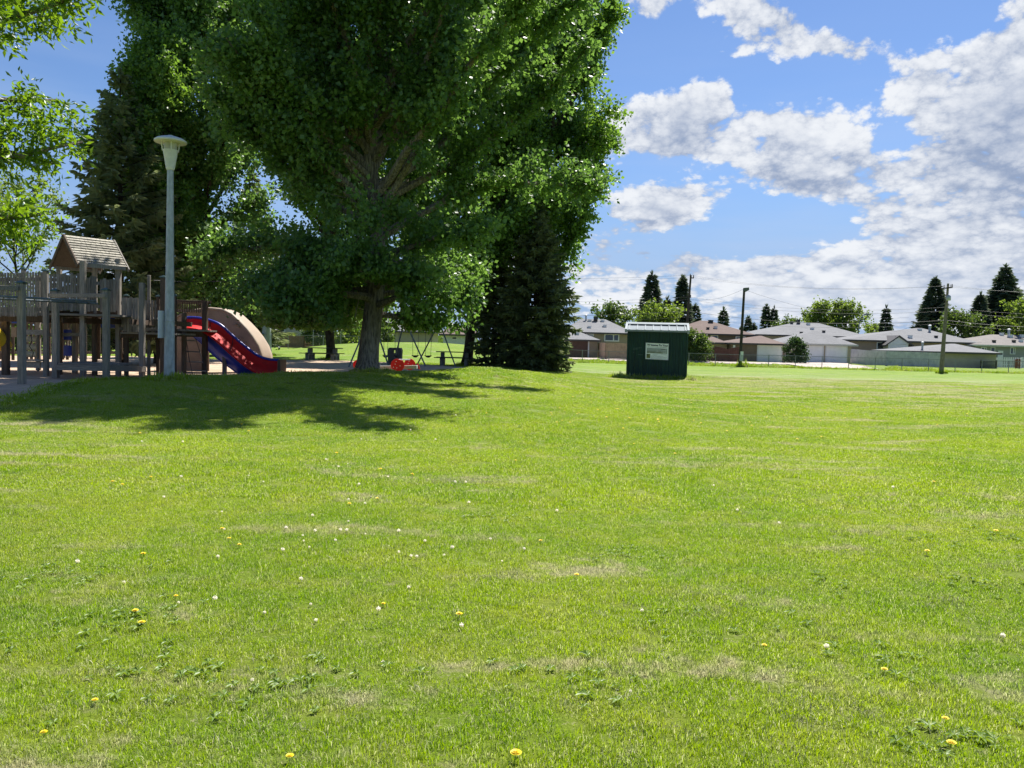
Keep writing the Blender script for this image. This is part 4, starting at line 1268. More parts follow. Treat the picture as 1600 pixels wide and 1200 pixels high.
# taller unmown grass and weeds along the fences and round the foot of the shed and poles
rgw = np.random.default_rng(77)
wp = []; 
for k in range(900):
    px = rgw.uniform(868, 1620); Y = 73.5 + rgw.normal(0, .35); wp.append((XP(px, Y, 575), Y, rgw.uniform(2.2, 5.0)))
for k in range(420):
    px = rgw.uniform(868, 1470); Y = rgw.uniform(74.5, 77.2)
    if 1225 < px < 1385: continue
    wp.append((XP(px, Y, 575), Y, rgw.uniform(2, 4.5)))
for k in range(60):
    a = rgw.uniform(0, 6.28); x = XP(1160, 71.5, 570); wp.append((x + .35 * math.cos(a), 71.5 + .35 * math.sin(a), rgw.uniform(6, 11)))
for k in range(50):
    a = rgw.uniform(0, 6.28); x = XP(1472, 68.5, 570); wp.append((x + .28 * math.cos(a), 68.5 + .28 * math.sin(a), rgw.uniform(4, 7)))
for k in range(150):
    s_ = rgw.random(); Xa, Xb = XP(977, 39.3), XP(1073, 39.3)
    wp.append((Xa + (Xb - Xa) * s_, 39.75 - abs(rgw.normal(0, .08)), rgw.uniform(2, 5)))
for k in range(50):
    wp.append((XP(977, 40) - abs(rgw.normal(0, .25)), rgw.uniform(39.2, 41.2), rgw.uniform(2, 6)))
for k in range(50):
    wp.append((XP(1073, 40) + abs(rgw.normal(0, .15)), rgw.uniform(39.2, 41.2), rgw.uniform(2, 5)))
for k in range(200):
    Y = rgw.uniform(41.8, 42.6); wp.append((XP(rgw.uniform(1090, 1200), Y, 590), Y, rgw.uniform(.8, 1.8)))
for (bx, by, br) in ((bA[0], bA[1], .42), (bB[0], bB[1], .35), (bC[0], bC[1], .35), (XP(265, 19.5), 19.5, .2), (XP(416, 50), 50, .2)):
    for k in range(70):
        a = rgw.uniform(0, 6.28); r0 = br + abs(rgw.normal(0, .10)); wp.append((bx + r0 * math.cos(a), by + r0 * math.sin(a), rgw.uniform(1.2, 3.5)))
for k in range(700):
    i = rgw.integers(0, 90) % len(SAND); q = SAND[i]; q2 = SAND[(i + 1) % len(SAND)]; t = rgw.random()
    p_ = q + (q2 - q) * t + rgw.normal(0, .10, 2); wp.append((p_[0], p_[1], rgw.uniform(.7, 1.9)))
wp = np.array(wp); wz = height(wp[:, 0], wp[:, 1])
tm = [make_patch(90 + k, .34, 60, .034, .022, .9, 0, 'tuft') for k in range(4)]
wrot = np.zeros((len(wp), 3)); wrot[:, 2] = rgw.uniform(0, 6.28, len(wp))
wsc = np.ones((len(wp), 3)); wsc[:, 2] = wp[:, 2]
scatter('long_grass', 'longer unmown grass along the fence and round the shed, poles and trunks', tm, np.stack([wp[:, 0], wp[:, 1], wz], 1), wrot, rgw.integers(0, 4, len(wp)), wsc)

# bushes and trees beyond
def plc(px, Y):
    x = XP(px, Y, 555); return (x, Y, hz(x, Y))
bush('round_bush', 'dense round dark bush standing between the single and the double garage', plc(1243.5, 84), 2.65, 2.55, 5200, .17, 41, M['leaf_bushdark'], dome=.95)
bush('bush', 'leafy green bush behind the fence right against the shed', plc(1092, 79.5), 2.8, 2.7, 3600, .2, 42, M['leaf_bush'])
bush('bush', 'upright bush at the left side of the red-brown fence, behind the shed corner', plc(1074, 80.2), 2.2, 3.1, 2400, .2, 43, M['leaf_bush'])
bush('bush', 'bright green bush beside the left tree trunk, behind the mound', plc(546, 80), 4.2, 3.0, 3600, .26, 44, M['leaf_light'])
bush('bush', 'taller green bush left of the left tree trunk, behind the mound', plc(500, 82), 3.6, 3.2, 3200, .26, 45, M['leaf_bush'])
bush('bush', 'broad shrub behind the tall swing frame', plc(590, 84), 3.4, 3.2, 2600, .28, 46, M['leaf_bush'])
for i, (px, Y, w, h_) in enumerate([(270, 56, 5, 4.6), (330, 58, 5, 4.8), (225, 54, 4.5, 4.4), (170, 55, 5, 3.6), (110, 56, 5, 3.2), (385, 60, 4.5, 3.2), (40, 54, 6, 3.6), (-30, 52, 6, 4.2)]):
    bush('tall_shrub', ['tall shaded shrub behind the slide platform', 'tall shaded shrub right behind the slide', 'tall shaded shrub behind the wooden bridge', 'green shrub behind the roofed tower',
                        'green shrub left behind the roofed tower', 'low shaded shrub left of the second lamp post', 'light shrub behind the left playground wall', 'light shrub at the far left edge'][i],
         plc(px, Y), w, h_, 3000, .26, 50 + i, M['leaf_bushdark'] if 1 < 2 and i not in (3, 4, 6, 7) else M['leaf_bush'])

spruce('spruce_tree', 'taller of the two dark pointed spruces behind the green shed', plc(1015, 108), 11.2, 2.5, 61, M['needle_far'], .5, .38, 1, lambda t: (1 - t) ** .72, fat=3.0)
spruce('spruce_tree', 'slender dark spruce just left of the leaning utility pole', plc(1063, 106), 10.6, 2.0, 62, M['needle_far'], .5, .38, 1, lambda t: (1 - t) ** .72, fat=3.0)
spruce('spruce_tree', 'small spruce tip just right of the leaning utility pole', plc(1084, 120), 7.6, 1.8, 63, M['needle_far'], .4, .42, 1, lambda t: (1 - t) ** .72, fat=3.0)
spruce('spruce_tree', 'small spruce left of the slender one, behind the shed roof', plc(1040, 112), 8.0, 1.6, 64, M['needle_far'], .4, .42, 1, lambda t: (1 - t) ** .72, fat=3.0)
for i, (px, Y, H, r0, lb) in enumerate([
        (1128, 130, 7.6, 1.7, 'rounded dark spruce tip above the brown roof'), (1167, 150, 7.2, 1.3, 'narrow spruce tip right of the floodlight pole'),
        (1176, 150, 5.8, 1.0, 'tiny spruce tip far behind the brown garage'), (1195, 140, 9.0, 1.5, 'left one of the spruce pair left of the big grey roof'),
        (1207, 140, 8.6, 1.4, 'right one of the spruce pair left of the big grey roof'), (1157, 150, 5.2, 1.2, 'tiny spruce tip left of the floodlight pole')]):
    spruce('spruce_tree', lb, plc(px, Y), H, r0, 65 + i, M['needle_far'], .35, .42, 1, lambda t: (1 - t) ** .72, fat=3.0)
spruce('spruce_tree', 'small lone spruce between the street lights and the grey hip roof', plc(1381.5, 118), 7.9, 1.35, 72, M['needle_far'], .45, .40, 1, lambda t: (1 - t) ** .75, fat=2.8)
spruce('spruce_tree', 'broad dark green spruce directly behind the right utility pole', plc(1456, 112), 11.9, 3.6, 73, M['needle_far'], .55, .40, 1, lambda t: (1 - t) ** .85, fat=3.0, droop=.1)
spruce('spruce_tree', 'tallest dark spruce with long upswept boughs near the right edge', plc(1564, 112), 13.9, 4.4, 74, M['needle_far'], .6, .40, 1, lambda t: (1 - t) ** .8, fat=3.0, droop=-.05)
spruce('spruce_tree', 'shorter dark spruce attached to the left side of the tallest one', plc(1527, 110), 9.6, 2.6, 75, M['needle_far'], .55, .40, 1, lambda t: (1 - t) ** .8, fat=3.0, droop=.05)
def far_tree(label, px, Y, H, z0, zc, rz, rm, seed, mat='leaf_bush', n=16, leaf=.36):
    leafy_tree('leafy_tree', label, 'tree', plc(px, Y), H, (z0, H * 1.03), ell_env(zc, rz, rm, 2.2, .2, seed), n, 14, 16, leaf, seed, M[mat], M['bark_dark'], .16, rise=(25, 65), twig=(.5, 1.2), spread=.32)
far_tree('thin light green tree behind the grey roof left of the shed', 957, 112, 6.6, 1.8, 4.6, 2.8, 3.2, 81, n=18)
far_tree('pale green birch in front of the two dark spruces behind the shed', 1022, 98, 6.2, 2.0, 4.4, 2.7, 2.4, 82, 'leaf_light')
far_tree('pale flowering tree between the dark spruces behind the shed', 1045, 100, 6.0, 2.0, 4.3, 2.4, 1.6, 83, 'leaf_light', n=12)
far_tree('left half of the bright broad trees above the big grey roof', 1279, 122, 8.2, 2.0, 5.2, 3.9, 3.3, 84, 'leaf_light', n=30)
far_tree('right half of the bright broad trees above the big grey roof', 1318, 122, 8.2, 2.0, 5.0, 4.0, 3.1, 85, 'leaf_light', n=30)
far_tree('small round tree top left of the big grey roof', 1226, 130, 6.0, 2.0, 4.2, 2.6, 2.4, 86, 'leaf_bush', n=14)
far_tree('low pale tree between the two street lights', 1365, 125, 5.2, 1.5, 3.4, 2.3, 2.9, 87, 'leaf_light', n=14)
far_tree('brownish green tree low between the two big spruces', 1500, 105, 6.2, 1.5, 4.0, 2.8, 3.4, 88, 'leaf_bush', n=20)
far_tree('light green tree at the very right edge beside the tallest spruce', 1604, 100, 8.2, 1.5, 5.2, 3.8, 3.0, 89, 'leaf_light', n=24)

# distant horizon: a low far line of trees and roofs beyond the houses
rgf = np.random.default_rng(5)
n = 26000; a = rgf.uniform(-.75, .78, n); Yf = rgf.uniform(165, 260, n)
hh = 1.2 + 2.4 * (np.sin(a * 31) * .5 + np.sin(a * 77 + 1) * .3 + np.sin(a * 13) * .4 + 1.0)
Cc = np.stack([a * Yf, Yf, rgf.random(n) ** .7 * hh * (Yf / 200)], 1)
me = leaf_mesh('distant_woods', Cc, np.tile([0, 0, 1.0], (n, 1)), 1.3, rgf, rgf.random(n))
tag(link_mesh('distant_woods', me, M['leaf_bush']), 'low distant line of trees behind the houses', kind='stuff')

# ================================================================== poles, wires, street lights
def pole_thing(label, px_b, px_t, py_t, Y, r0, r1, mat, cat='utility pole', name='utility_pole', dz=0.0):
    b = plc(px_b, Y); root = thing(name, label, cat, b)
    tp = at(px_t, py_t, Y)
    MB().path([(b[0], Y, b[2] - .3), ((b[0] + tp.x) / 2, Y, (b[2] + tp.z) / 2), tuple(tp)], [r0, (r0 + r1) / 2, r1], 12).build('pole', mat, root, smooth=True)
    return root, tp
u2, t2 = pole_thing('tall grey wooden utility pole with a crossarm and transformer, right side of the field', 1472, 1481.5, 443, 68.5, .20, .085, M['pole_wood'])
ca, cb = at(1470, 451, 68.4), at(1488, 449, 68.4)
MB().beam(ca, cb, .09, .11).build('crossarm', M['pole_dark'], u2)
for p in (ca, ca.lerp(cb, .28), cb.lerp(ca, .12), cb):
    MB().path([(p.x, p.y, p.z), (p.x, p.y, p.z + .28)], [.045, .03], 6).build('insulator', M['pole_dark'], u2)
tr = at(1480.5, 465.5, 68.1)
MB().lathe((tr.x + .1, 68.1, tr.z - .22), [(.14, 0), (.17, .04), (.17, .36), (.12, .42), (.04, .46)], 14).build('transformer', M['galv'], u2, smooth=True)
u1, t1 = pole_thing('dark slightly leaning utility pole behind the green shed', 1069, 1079.5, 430, 84, .16, .10, M['pole_dark'])
MB().beam(at(1078, 434, 83.9), at(1084, 434.5, 83.9), .08, .1).build('crossarm', M['pole_dark'], u1)
for q in ((1083.5, 433), (1079, 463.5), (1078.5, 431)):
    p = at(q[0], q[1], 83.8); MB().path([(p.x, p.y, p.z - .1), (p.x, p.y, p.z + .22)], [.06, .035], 6).build('insulator', M['pole_dark'], u1)
fl, ft = pole_thing('dark pole carrying a floodlight, between the shed and the white garage door', 1156.5, 1163, 450, 71.5, .15, .10, M['pole_dark'], 'light pole', 'floodlight_pole')
c = at(1166.5, 452.5, 71.3)
fb = MB(); fb.slab([c + Vector((-.18, 0, .16)), c + Vector((.22, 0, .20)), c + Vector((.24, 0, -.02)), c + Vector((-.05, 0, -.20)), c + Vector((-.22, 0, -.12))], (0, .4, 0))
fb.build('floodlight', mat_plain('floodlight_housing', (.10, .11, .11), .5), fl)
b = at(1158.6, 559, 71.2); MB().box(b.x - .13, b.x + .13, 71.1, 71.35, b.z - .3, b.z + .32).build('meter_box', M['galv'], fl)
b = at(1159.3, 552, 71.2); MB().box(b.x - .1, b.x + .1, 71.08, 71.33, b.z - .14, b.z + .16).build('switch_box', M['white'], fl)

def wire(pa, pb, sag, r0=.014):
    pa, pb = Vector(pa), Vector(pb); pts = []
    for k in range(13):
        t = k / 12; p = pa.lerp(pb, t); p.z -= sag * 4 * t * (1 - t); pts.append(p)
    return pts
WL = [  # (px, py) left end at depth 100, at pole 1 (84), at pole 2 (68.5), beyond right at depth 56
    ((600, 428), (1078.5, 430), (1471.5, 447), (1790, 455), .008), ((600, 432), (1083.5, 433.5), (1485.5, 446), (1790, 460), .008),
    ((600, 468), (1078, 464), (1480, 480), (1790, 492), .009), ((600, 474), (1077.5, 468), (1479.5, 486), (1790, 498), .010),
    ((600, 490), (1076, 486), (1478, 500.5), (1790, 512), .017), ((600, 502), (1075, 495), (1477, 505), (1790, 520), .008)]
wn = ['topmost power line above the roofs', 'second power line from the top', 'upper of the middle pair of cables', 'lower of the middle pair of cables', 'thick lowest cable strung just above the roofs', 'thin cable close under the thick one']
for k, (a, b, c, d, r0) in enumerate(WL):
    A_, B_, C_, D_ = at(a[0], a[1], 100), at(b[0], b[1], 84), at(c[0], c[1], 68.4), at(d[0], d[1], 56)
    root = thing('power_line', wn[k], 'cable', tuple(B_))
    MB().path(wire(A_, B_, .5), r0, 5).build('span', M['wire'], root); MB().path(wire(B_, C_, .7), r0, 5).build('span', M['wire'], root); MB().path(wire(C_, D_, .3), r0, 5).build('span', M['wire'], root)
A_ = at(1161, 452, 71.5)
root = thing('service_cable', 'cable running from the floodlight left to the leaning pole', 'cable', tuple(A_)); MB().path(wire(at(1078, 467, 84), A_, .45), .009, 5).build('span', M['wire'], root)
root = thing('service_cable', 'cable running from the floodlight right towards the far roofs', 'cable', tuple(A_)); MB().path(wire(A_, at(1420, 496, 95), .9), .009, 5).build('span', M['wire'], root)
root = thing('service_cable', 'thin cable from the right utility pole down to the hip-roofed house', 'cable', tuple(at(1478, 468, 68.5))); MB().path(wire(at(1478, 468, 68.5), at(1392, 518, 97), .7), .009, 5).build('span', M['wire'], root)
def streetlight(label, px, Y, z_px, arm_px, arm_py):
    b = plc(px, Y); root = thing('street_light', label, 'street light', b)
    tip = at(arm_px, arm_py, Y); x0 = b[0]; zt = tip.z
    pts = [(x0, Y, b[2]), (x0, Y, zt - 2.2)]
    for k in range(1, 9):
        t = k / 8 * math.pi / 2
        pts.append((x0 + (tip.x - x0) * (1 - math.cos(t)), Y, zt - 2.2 + 2.2 * math.sin(t)))
    MB().path(pts, [.11, .09] + [.08 - .004 * k for k in range(8)], 8).build('pole', M['steel'], root, smooth=True)
    MB().box(tip.x - .1, tip.x + .55, Y - .12, Y + .12, tip.z - .1, tip.z + .06).build('lamp_head', M['steel'], root)
streetlight('curved street light above the big grey roof', 1339.5, 110, 0, 1352, 491)
streetlight('second curved street light, just right of the small lone spruce', 1397, 125, 0, 1389, 508)

# ================================================================== green shed
Ys = 40.0
g = gat(1025, Ys); zb0 = g.z - .06
shed = thing('storage_shed', 'dark green metal-clad shed with a pale metal roof standing alone in the field', 'shed', (g.x, Ys + 1.2, g.z))
xl, xr = XP(979.5, Ys, 585), XP(1071.5, Ys, 585)
zt = ZP(1026, 515.5, Ys); dp = 2.4
# ribbed cladding sheets: trapezoid ribs run up the wall
def ribbed(x0, x1, y, z0, z1, pitch, depth, axis='x', flip=1):
    prof = []; n = max(1, int(round((x1 - x0) / pitch))); st = (x1 - x0) / n
    for k in range(n):
        b = x0 + k * st
        prof += [(b, 0), (b + st * .55, 0), (b + st * .66, depth), (b + st * .88, depth)]
    prof.append((x1, 0))
    vs = []
    for (u, d) in prof:
        for z in (z0, z1):
            vs.append((u, y - flip * d, z) if axis == 'x' else (y - flip * d, u, z))
    fs = [(2 * i, 2 * i + 2, 2 * i + 3, 2 * i + 1) for i in range(len(prof) - 1)]
    return vs, fs
body_ = MB().box(xl + .03, xr - .03, Ys + .03, Ys + dp - .03, zb0, zt - .02).build('wall', M['shed_green'], shed)
npan = 3
for k in range(npan):
    a = xl + (xr - xl) * k / npan + (.004 if k else 0); b = xl + (xr - xl) * (k + 1) / npan - .004
    v_, f_ = ribbed(a, b, Ys + .02 + .006 * (k % 2), zb0, zt - .004 * k, .15, .034)
    MB().add(v_, f_).build('cladding_sheet', M['shed_green'], shed)
for xx, fl_ in ((xl + .02, 1), (xr - .02, -1)):
    v_, f_ = ribbed(Ys + .03, Ys + dp - .03, xx, zb0, zt, .105, .024, 'y', fl_)
    MB().add(v_, f_).build('cladding_sheet', M['shed_green'], shed)
for xx in (xl + .01, xr - .01):
    MB().box(xx - .035, xx + .035, Ys - .03, Ys + .05, zb0, zt - .006).build('corner_trim', M['shed_green'], shed)
# roof: low gable, seams, ridge flashing
ex0, ex1 = XP(979.2, Ys - .12, 514), XP(1075.8, Ys - .12, 514)
ze = ZP(1026, 516.5, Ys - .12); zr = ze + .32; ym = Ys + dp / 2
rm_ = MB()
th = .05
rm_.slab([(ex0, Ys - .14, ze), (ex0, ym, zr), (ex0, Ys + dp + .14, ze), (ex0, Ys + dp + .14, ze - th), (ex0, ym, zr - th), (ex0, Ys - .14, ze - th)], (ex1 - ex0, 0, 0))
roof = rm_.build('roof', M['shed_roof'], shed)
ns_ = 8
for k in range(ns_):
    x = ex0 + .16 + (ex1 - ex0 - .32) * k / (ns_ - 1)
    MB().beam((x, Ys - .15, ze + .02), (x, ym - .02, zr + .02), .035, .05).build('roof_seam', M['shed_roof_seam'], roof)
MB().slab([(ex0 - .05, ym - .22, zr + .03), (ex0 - .05, ym, zr + .12), (ex0 - .05, ym + .22, zr + .03), (ex0 - .05, ym + .22, zr + .005), (ex0 - .05, ym, zr + .09), (ex0 - .05, ym - .22, zr + .005)], (ex1 - ex0 + .1, 0, 0)).build('ridge_cap', M['shed_roof_seam'], roof)
for x in (ex0 - .05, ex1 - .06):
    MB().slab([(x, Ys - .17, ze - .13), (x, ym, zr - .10), (x, ym, zr + .09), (x, Ys - .17, ze + .05)], (.11, 0, 0)).build('verge_trim', M['shed_roof_seam'], roof)
MB().box(ex0 + .07, ex1 - .07, Ys - .165, Ys - .13, ze - .07, ze + .02).build('eave_trim', M['shed_roof'], roof)
# the sign board
sa, sb = at(1008.6, 561, Ys - .05), at(1044.4, 562.4, Ys - .05); zt_s, zb_s = at(1026, 536, Ys).z, at(1026, 562, Ys).z
tilt = .03
sg = thing('sign', None, None, (0, 0, 0)); COL.objects.unlink(sg); bpy.data.objects.remove(sg)
def sq(mb_, u0, u1, v0, v1, y0, y1):
    """rectangle on the board in board fractions (u right, v up), slightly rotated as the board hangs"""
    def P(u, v, y):
        x = sa.x + (sb.x - sa.x) * u; z = zb_s + (zt_s - zb_s) * v
        return (x, y, z - (u - .5) * tilt)
    vs = [P(u, v, y) for y in (y0, y1) for v in (v0, v1) for u in (u0, u1)]
    mb_.add(vs, [(0, 2, 3, 1), (4, 5, 7, 6), (0, 1, 5, 4), (2, 6, 7, 3), (0, 4, 6, 2), (1, 3, 7, 5)])
yb = Ys - .06
m_ = MB(); sq(m_, 0, 1, 0, 1, yb, yb + .03)
board = m_.build('sign_board', M['sign_white'], shed, bevel=.004); board['label'] = 'white welcome sign screwed to the front of the shed'
fr = MB(); 
for r_ in ((0, 1, .975, 1), (0, 1, 0, .025), (0, .02, .025, .975), (.98, 1, .025, .975)):
    sq(fr, *r_, yb - .008, yb)
fr.build('frame', M['galv'], board)
cu = bpy.data.curves.new('sign_text', 'FONT'); cu.body = 'Welcome To Your'; cu.size = .132; cu.align_x = 'CENTER'; cu.align_y = 'CENTER'; cu.extrude = .001; cu.offset = .0045
cu.materials.append(M['ink'])
tmp_ = bpy.data.objects.new('lettering', cu); COL.objects.link(tmp_); bpy.context.view_layer.update()
me_ = bpy.data.meshes.new_from_object(tmp_.evaluated_get(bpy.context.evaluated_depsgraph_get())); COL.objects.unlink(tmp_); bpy.data.objects.remove(tmp_)
to = bpy.data.objects.new('sign_text', me_); COL.objects.link(to); to.parent = board
def bp(u, v, y):
    return Vector((sa.x + (sb.x - sa.x) * u, y, zb_s + (zt_s - zb_s) * v - (u - .5) * tilt)) - Vector(shed.location)
to.location = bp(.52, .865, yb - .010); to.rotation_euler = (R(90), tilt * .9, 0)
rgs = np.random.default_rng(3)
sp_ = MB()      # unreadable second line and body text
def scribble(u0, u1, v, h, gapw=.01):
    u = u0
    while u < u1:
        w = rgs.uniform(.012, .04); sq(sp_, u, min(u1, u + w), v - h / 2, v + h / 2, yb - .006, yb - .002); u += w + rgs.uniform(.006, .014)
scribble(.10, .40, .745, .020); scribble(.42, .93, .745, .030)
for v, (u0, u1) in zip((.32, .26, .21, .16, .11, .06), ((.32, .55), (.28, .50), (.26, .80), (.25, .92), (.25, .88), (.25, .75))): scribble(u0, u1, v, .012)
scribble(.68, .92, .325, .018)
sp_.build('small_print', M['ink_soft'], board)
def mat_photo():
    mt, T, o = new_mat('faded_landscape_print'); g = T.n('ShaderNodeNewGeometry'); p = T.n('ShaderNodeBsdfPrincipled')
    sp = T.n('ShaderNodeSeparateXYZ'); T.l(g.outputs['Position'], sp.inputs[0])
    n = T.noise(g.outputs['Position'], 4.5, 5, .7)
    h_ = T.math('ADD', sp.outputs[2], T.math('MULTIPLY', n, .18))
    zmid = zb_s + (zt_s - zb_s) * .50
    c = T.mix(T.ss(h_, zmid - .02, zmid + .16), (.16, .17, .10), (.36, .39, .37))
    c = T.mix(T.ss(n, .5, .62), c, (.47, .49, .46))
    T.l(c, p.inputs['Base Color']); p.inputs['Roughness'].default_value = .4; T.l(p.outputs[0], o.inputs[0]); return mt
m_ = MB(); sq(m_, .06, .93, .38, .69, yb - .005, yb - .001); m_.build('landscape_print', mat_photo(), board)
m_ = MB(); sq(m_, .68, .86, .62, .65, yb - .009, yb - .005); m_.build('caption', M['ink'], board)
m_ = MB(); sq(m_, .055, .215, .07, .33, yb - .005, yb - .001); m_.build('emblem', mat_plain('emblem_print', (.16, .17, .05), .5, 0, .6, 9), board)
# chalky scrawl on the cladding
scw = MB(); y_ = Ys - .012
for (a, b) in (((990, 544.2), (1003, 543.4)), ((989.5, 546), (998, 545.4)), ((997, 554), (1005, 554.6)), ((990, 550.6), (991.2, 551))):
    p, q = at(*a, y_), at(*b, y_); scw.beam(p, q, .008, .018)
scw.build('scrawl', mat_plain('chalky_scrawl', (.10, .16, .14), .8), shed)

shed.rotation_euler = (0, 0, R(-10.2)); shed.location.x += .21; shed.location.y -= .02

# ================================================================== lamp posts
def lamp_post(label, px, Y, py_top, width_px, handhole=True):
    b = gat(px, Y); root = thing('lamp_post', label, 'lamp post', tuple(b), 'park lamp posts')
    s_ = Y / FPX; top = at(px + 2, py_top, Y); H = top.z - b.z
    w = width_px * s_
    xo = top.x - b.x
    def ax(z): return (b.x + xo * z / H, Y, b.z + z)
    hh = H - 50 * s_ * (width_px / 49)
    MB().path([ax(-.2), ax(.3), ax(H * .25), ax(hh * .6), ax(hh)], [8.2 * s_, 8.0 * s_, 7.2 * s_, 5.9 * s_, 4.7 * s_], 24).build('pole', M['galv'], root, smooth=True)
    c = Vector(ax(hh)); k = w / 49.0
    MB().lathe(c, [(5.4 * k, -1.5 * k), (6.6 * k, 1.0 * k), (6.6 * k, 2.0 * k), (10.8 * k, 27 * k), (11.4 * k, 29 * k)], 24).build('lamp_cone', M['cream_metal'], root, smooth=True)
    MB().lathe(c, [(8.6 * k, 28 * k), (9.4 * k, 31 * k), (10.4 * k, 40 * k)], 24).build('lens', M['lens'], root, smooth=True)
    for a in range(4):
        t = a * math.pi / 2 + .5
        p = c + Vector((math.cos(t) * 11.2 * k, math.sin(t) * 11.2 * k, 27 * k)); q = c + Vector((math.cos(t) * 13.0 * k, math.sin(t) * 13.0 * k, 41 * k))
        MB().beam(p, q, 1.6 * k, 1.6 * k).build('strut', M['cream_metal'], root)
    MB().lathe(c, [(22.6 * k, 40.0 * k), (23.8 * k, 41.0 * k), (23.6 * k, 43.2 * k), (20 * k, 46 * k), (12 * k, 48.6 * k), (5 * k, 49.8 * k), (4.5 * k, 51 * k), (1 * k, 51.4 * k)], 36).build('shade', M['cream_metal'], root, smooth=True)
    if handhole:
        MB().box(b.x + .04, b.x + .11, Y - 9.2 * s_, Y - 7.0 * s_, b.z + .32, b.z + .52).build('handhole_cover', M['galv'], root)
        for z in (1.05, 1.42):
            MB().lathe(ax(z), [(7.6 * s_, 0), (7.95 * s_, .006), (7.95 * s_, .018), (7.6 * s_, .024)], 24).build('band', M['galv'], root)
        MB().obox((ax(1.2)[0] - .155, Y - .02), (.35, .94), (.94, -.35), .15, .008, b.z + 1.02, b.z + 1.68).build('notice_panel', M['white'], root)
    return root
lamp_post('nearest galvanized lamp post with cream mushroom head, on the grass in front of the playground', 264.5, 19.5, 213, 49)
lamp_post('slimmer distant lamp post behind the slide with its head lost in the leaves', 416, 50, 437, 26, False)

# ================================================================== wooden playground
play = thing('playground_structure', 'weathered grey timber climbing fort with roofed tower, bridge, deck and slides', 'play structure', (-11.2, 22.5, .35))
def post(px, py_top, Y, w, mat='wood', cap=True, par=None, zbot=None, dx=0):
    w = w * .78
    t = at(px + dx, py_top, Y); x = at(px, 560, Y).x
    zb = hz(x, Y) - .15 if zbot is None else zbot
    po = MB().obox((x, Y), (1, 0), (0, 1), w / 2, w / 2, zb, t.z).build('post', M[mat], par or play, bevel=.008)
    if cap:
        m_ = MB(); c = (x, Y, t.z)
        m_.add([(x + a * (w / 2 + .02), Y + b * (w / 2 + .02), t.z + z) for z in (.0, .025) for a, b in ((-1, -1), (1, -1), (1, 1), (-1, 1))] + [(x, Y, t.z + .075)],
               [(0, 1, 2, 3), (0, 1, 5, 4), (1, 2, 6, 5), (2, 3, 7, 6), (3, 0, 4, 7), (4, 5, 8), (5, 6, 8), (6, 7, 8), (7, 4, 8)])
        m_.build('post_cap', M['darkgreen_cap'], po)
    return po
def hbeam(pa, pb, ya, yb_, w, h, mat='wood_h', name='beam'):
    a, b = at(pa[0], pa[1], ya), at(pb[0], pb[1], yb_)
    return MB().beam(a, b, w, h).build(name, M[mat], play, bevel=.006)
rgp = np.random.default_rng(9)
def slats(pa, ya, pb, yb_, ta, tb, ba, bb, n, fill=.86, mat='wood', rails=True, thick=.03, jag=.012, skip=()):
    for k in range(n):
        if k in skip: continue
        t = (k + .5) / n
        Y = ya + (yb_ - ya) * t; a0 = at(pa, 500, ya); b0 = at(pb, 500, yb_)
        c = a0.lerp(b0, t); u = (b0 - a0); L = Vector((u.x, u.y)).length; u2_ = (u.x / L, u.y / L); w2 = (-u2_[1], u2_[0])
        px = 800 + FPX * (c.x / c.y)
        zt_ = at(pa + (pb - pa) * t, ta + (tb - ta) * t, c.y).z + rgp.normal(0, jag); zb_ = at(pa + (pb - pa) * t, ba + (bb - ba) * t, c.y).z + rgp.normal(0, jag)
        off = rgp.normal(0, .004)
        MB().obox((c.x + w2[0] * off, c.y + w2[1] * off), u2_, w2, L / n * fill / 2, thick / 2, zb_, zt_).build('slat', M[mat], play)
    if rails:
        for f in (.16, .84):
            a = at(pa, ta + (ba - ta) * f, ya + .05); b = at(pb, tb + (bb - tb) * f, yb_ + .05)
            MB().beam(a, b, .04, .09).build('rail', M['wood_h'], play)
def deck(pa, pb, py, y0, y1, t=.05, name='deck'):
    """planks side by side, each a piece"""
    z = at((pa + pb) / 2, py, y0).z
    x0, x1 = at(pa, py, y0).x, at(pb, py, y0).x
    n = max(2, int((y1 - y0) / .15))
    m_ = MB()
    for k in range(n):
        a = y0 + (y1 - y0) * k / n
        MB().box(x0, x1, a + .006, a + (y1 - y0) / n - .006, z - t, z + rgp.uniform(-.004, .004)).build('deck_plank', M['wood_h'], play)
    return z

# near posts and the overhead beams
post(34, 443, 18.0, .175); post(166, 454, 19.6, .175); post(87, 455, 20.8, .18); post(72, 424, 21.3, .15, cap=True)
post(37.5, 421, 21.9, .12)
hbeam((-60, 447), (28, 451), 17.2, 17.9, .09, .115); hbeam((77, 461.5), (166, 462), 20.6, 19.5, .09, .10)
pr = [(at(-60, 460, 16.6), at(150, 471.0, 20.3)), (at(-60, 463.5, 17.3), at(152, 474.5, 21.0)), ]
for a, b in pr:
    MB().path([a, b], .028, 10).build('overhead_rail', M['steel'], play, smooth=True)
for k in range(9):
    t = .05 + k * .11
    MB().path([pr[0][0].lerp(pr[0][1], t), pr[1][0].lerp(pr[1][1], t)], .014, 6).build('rung', M['steel'], play)
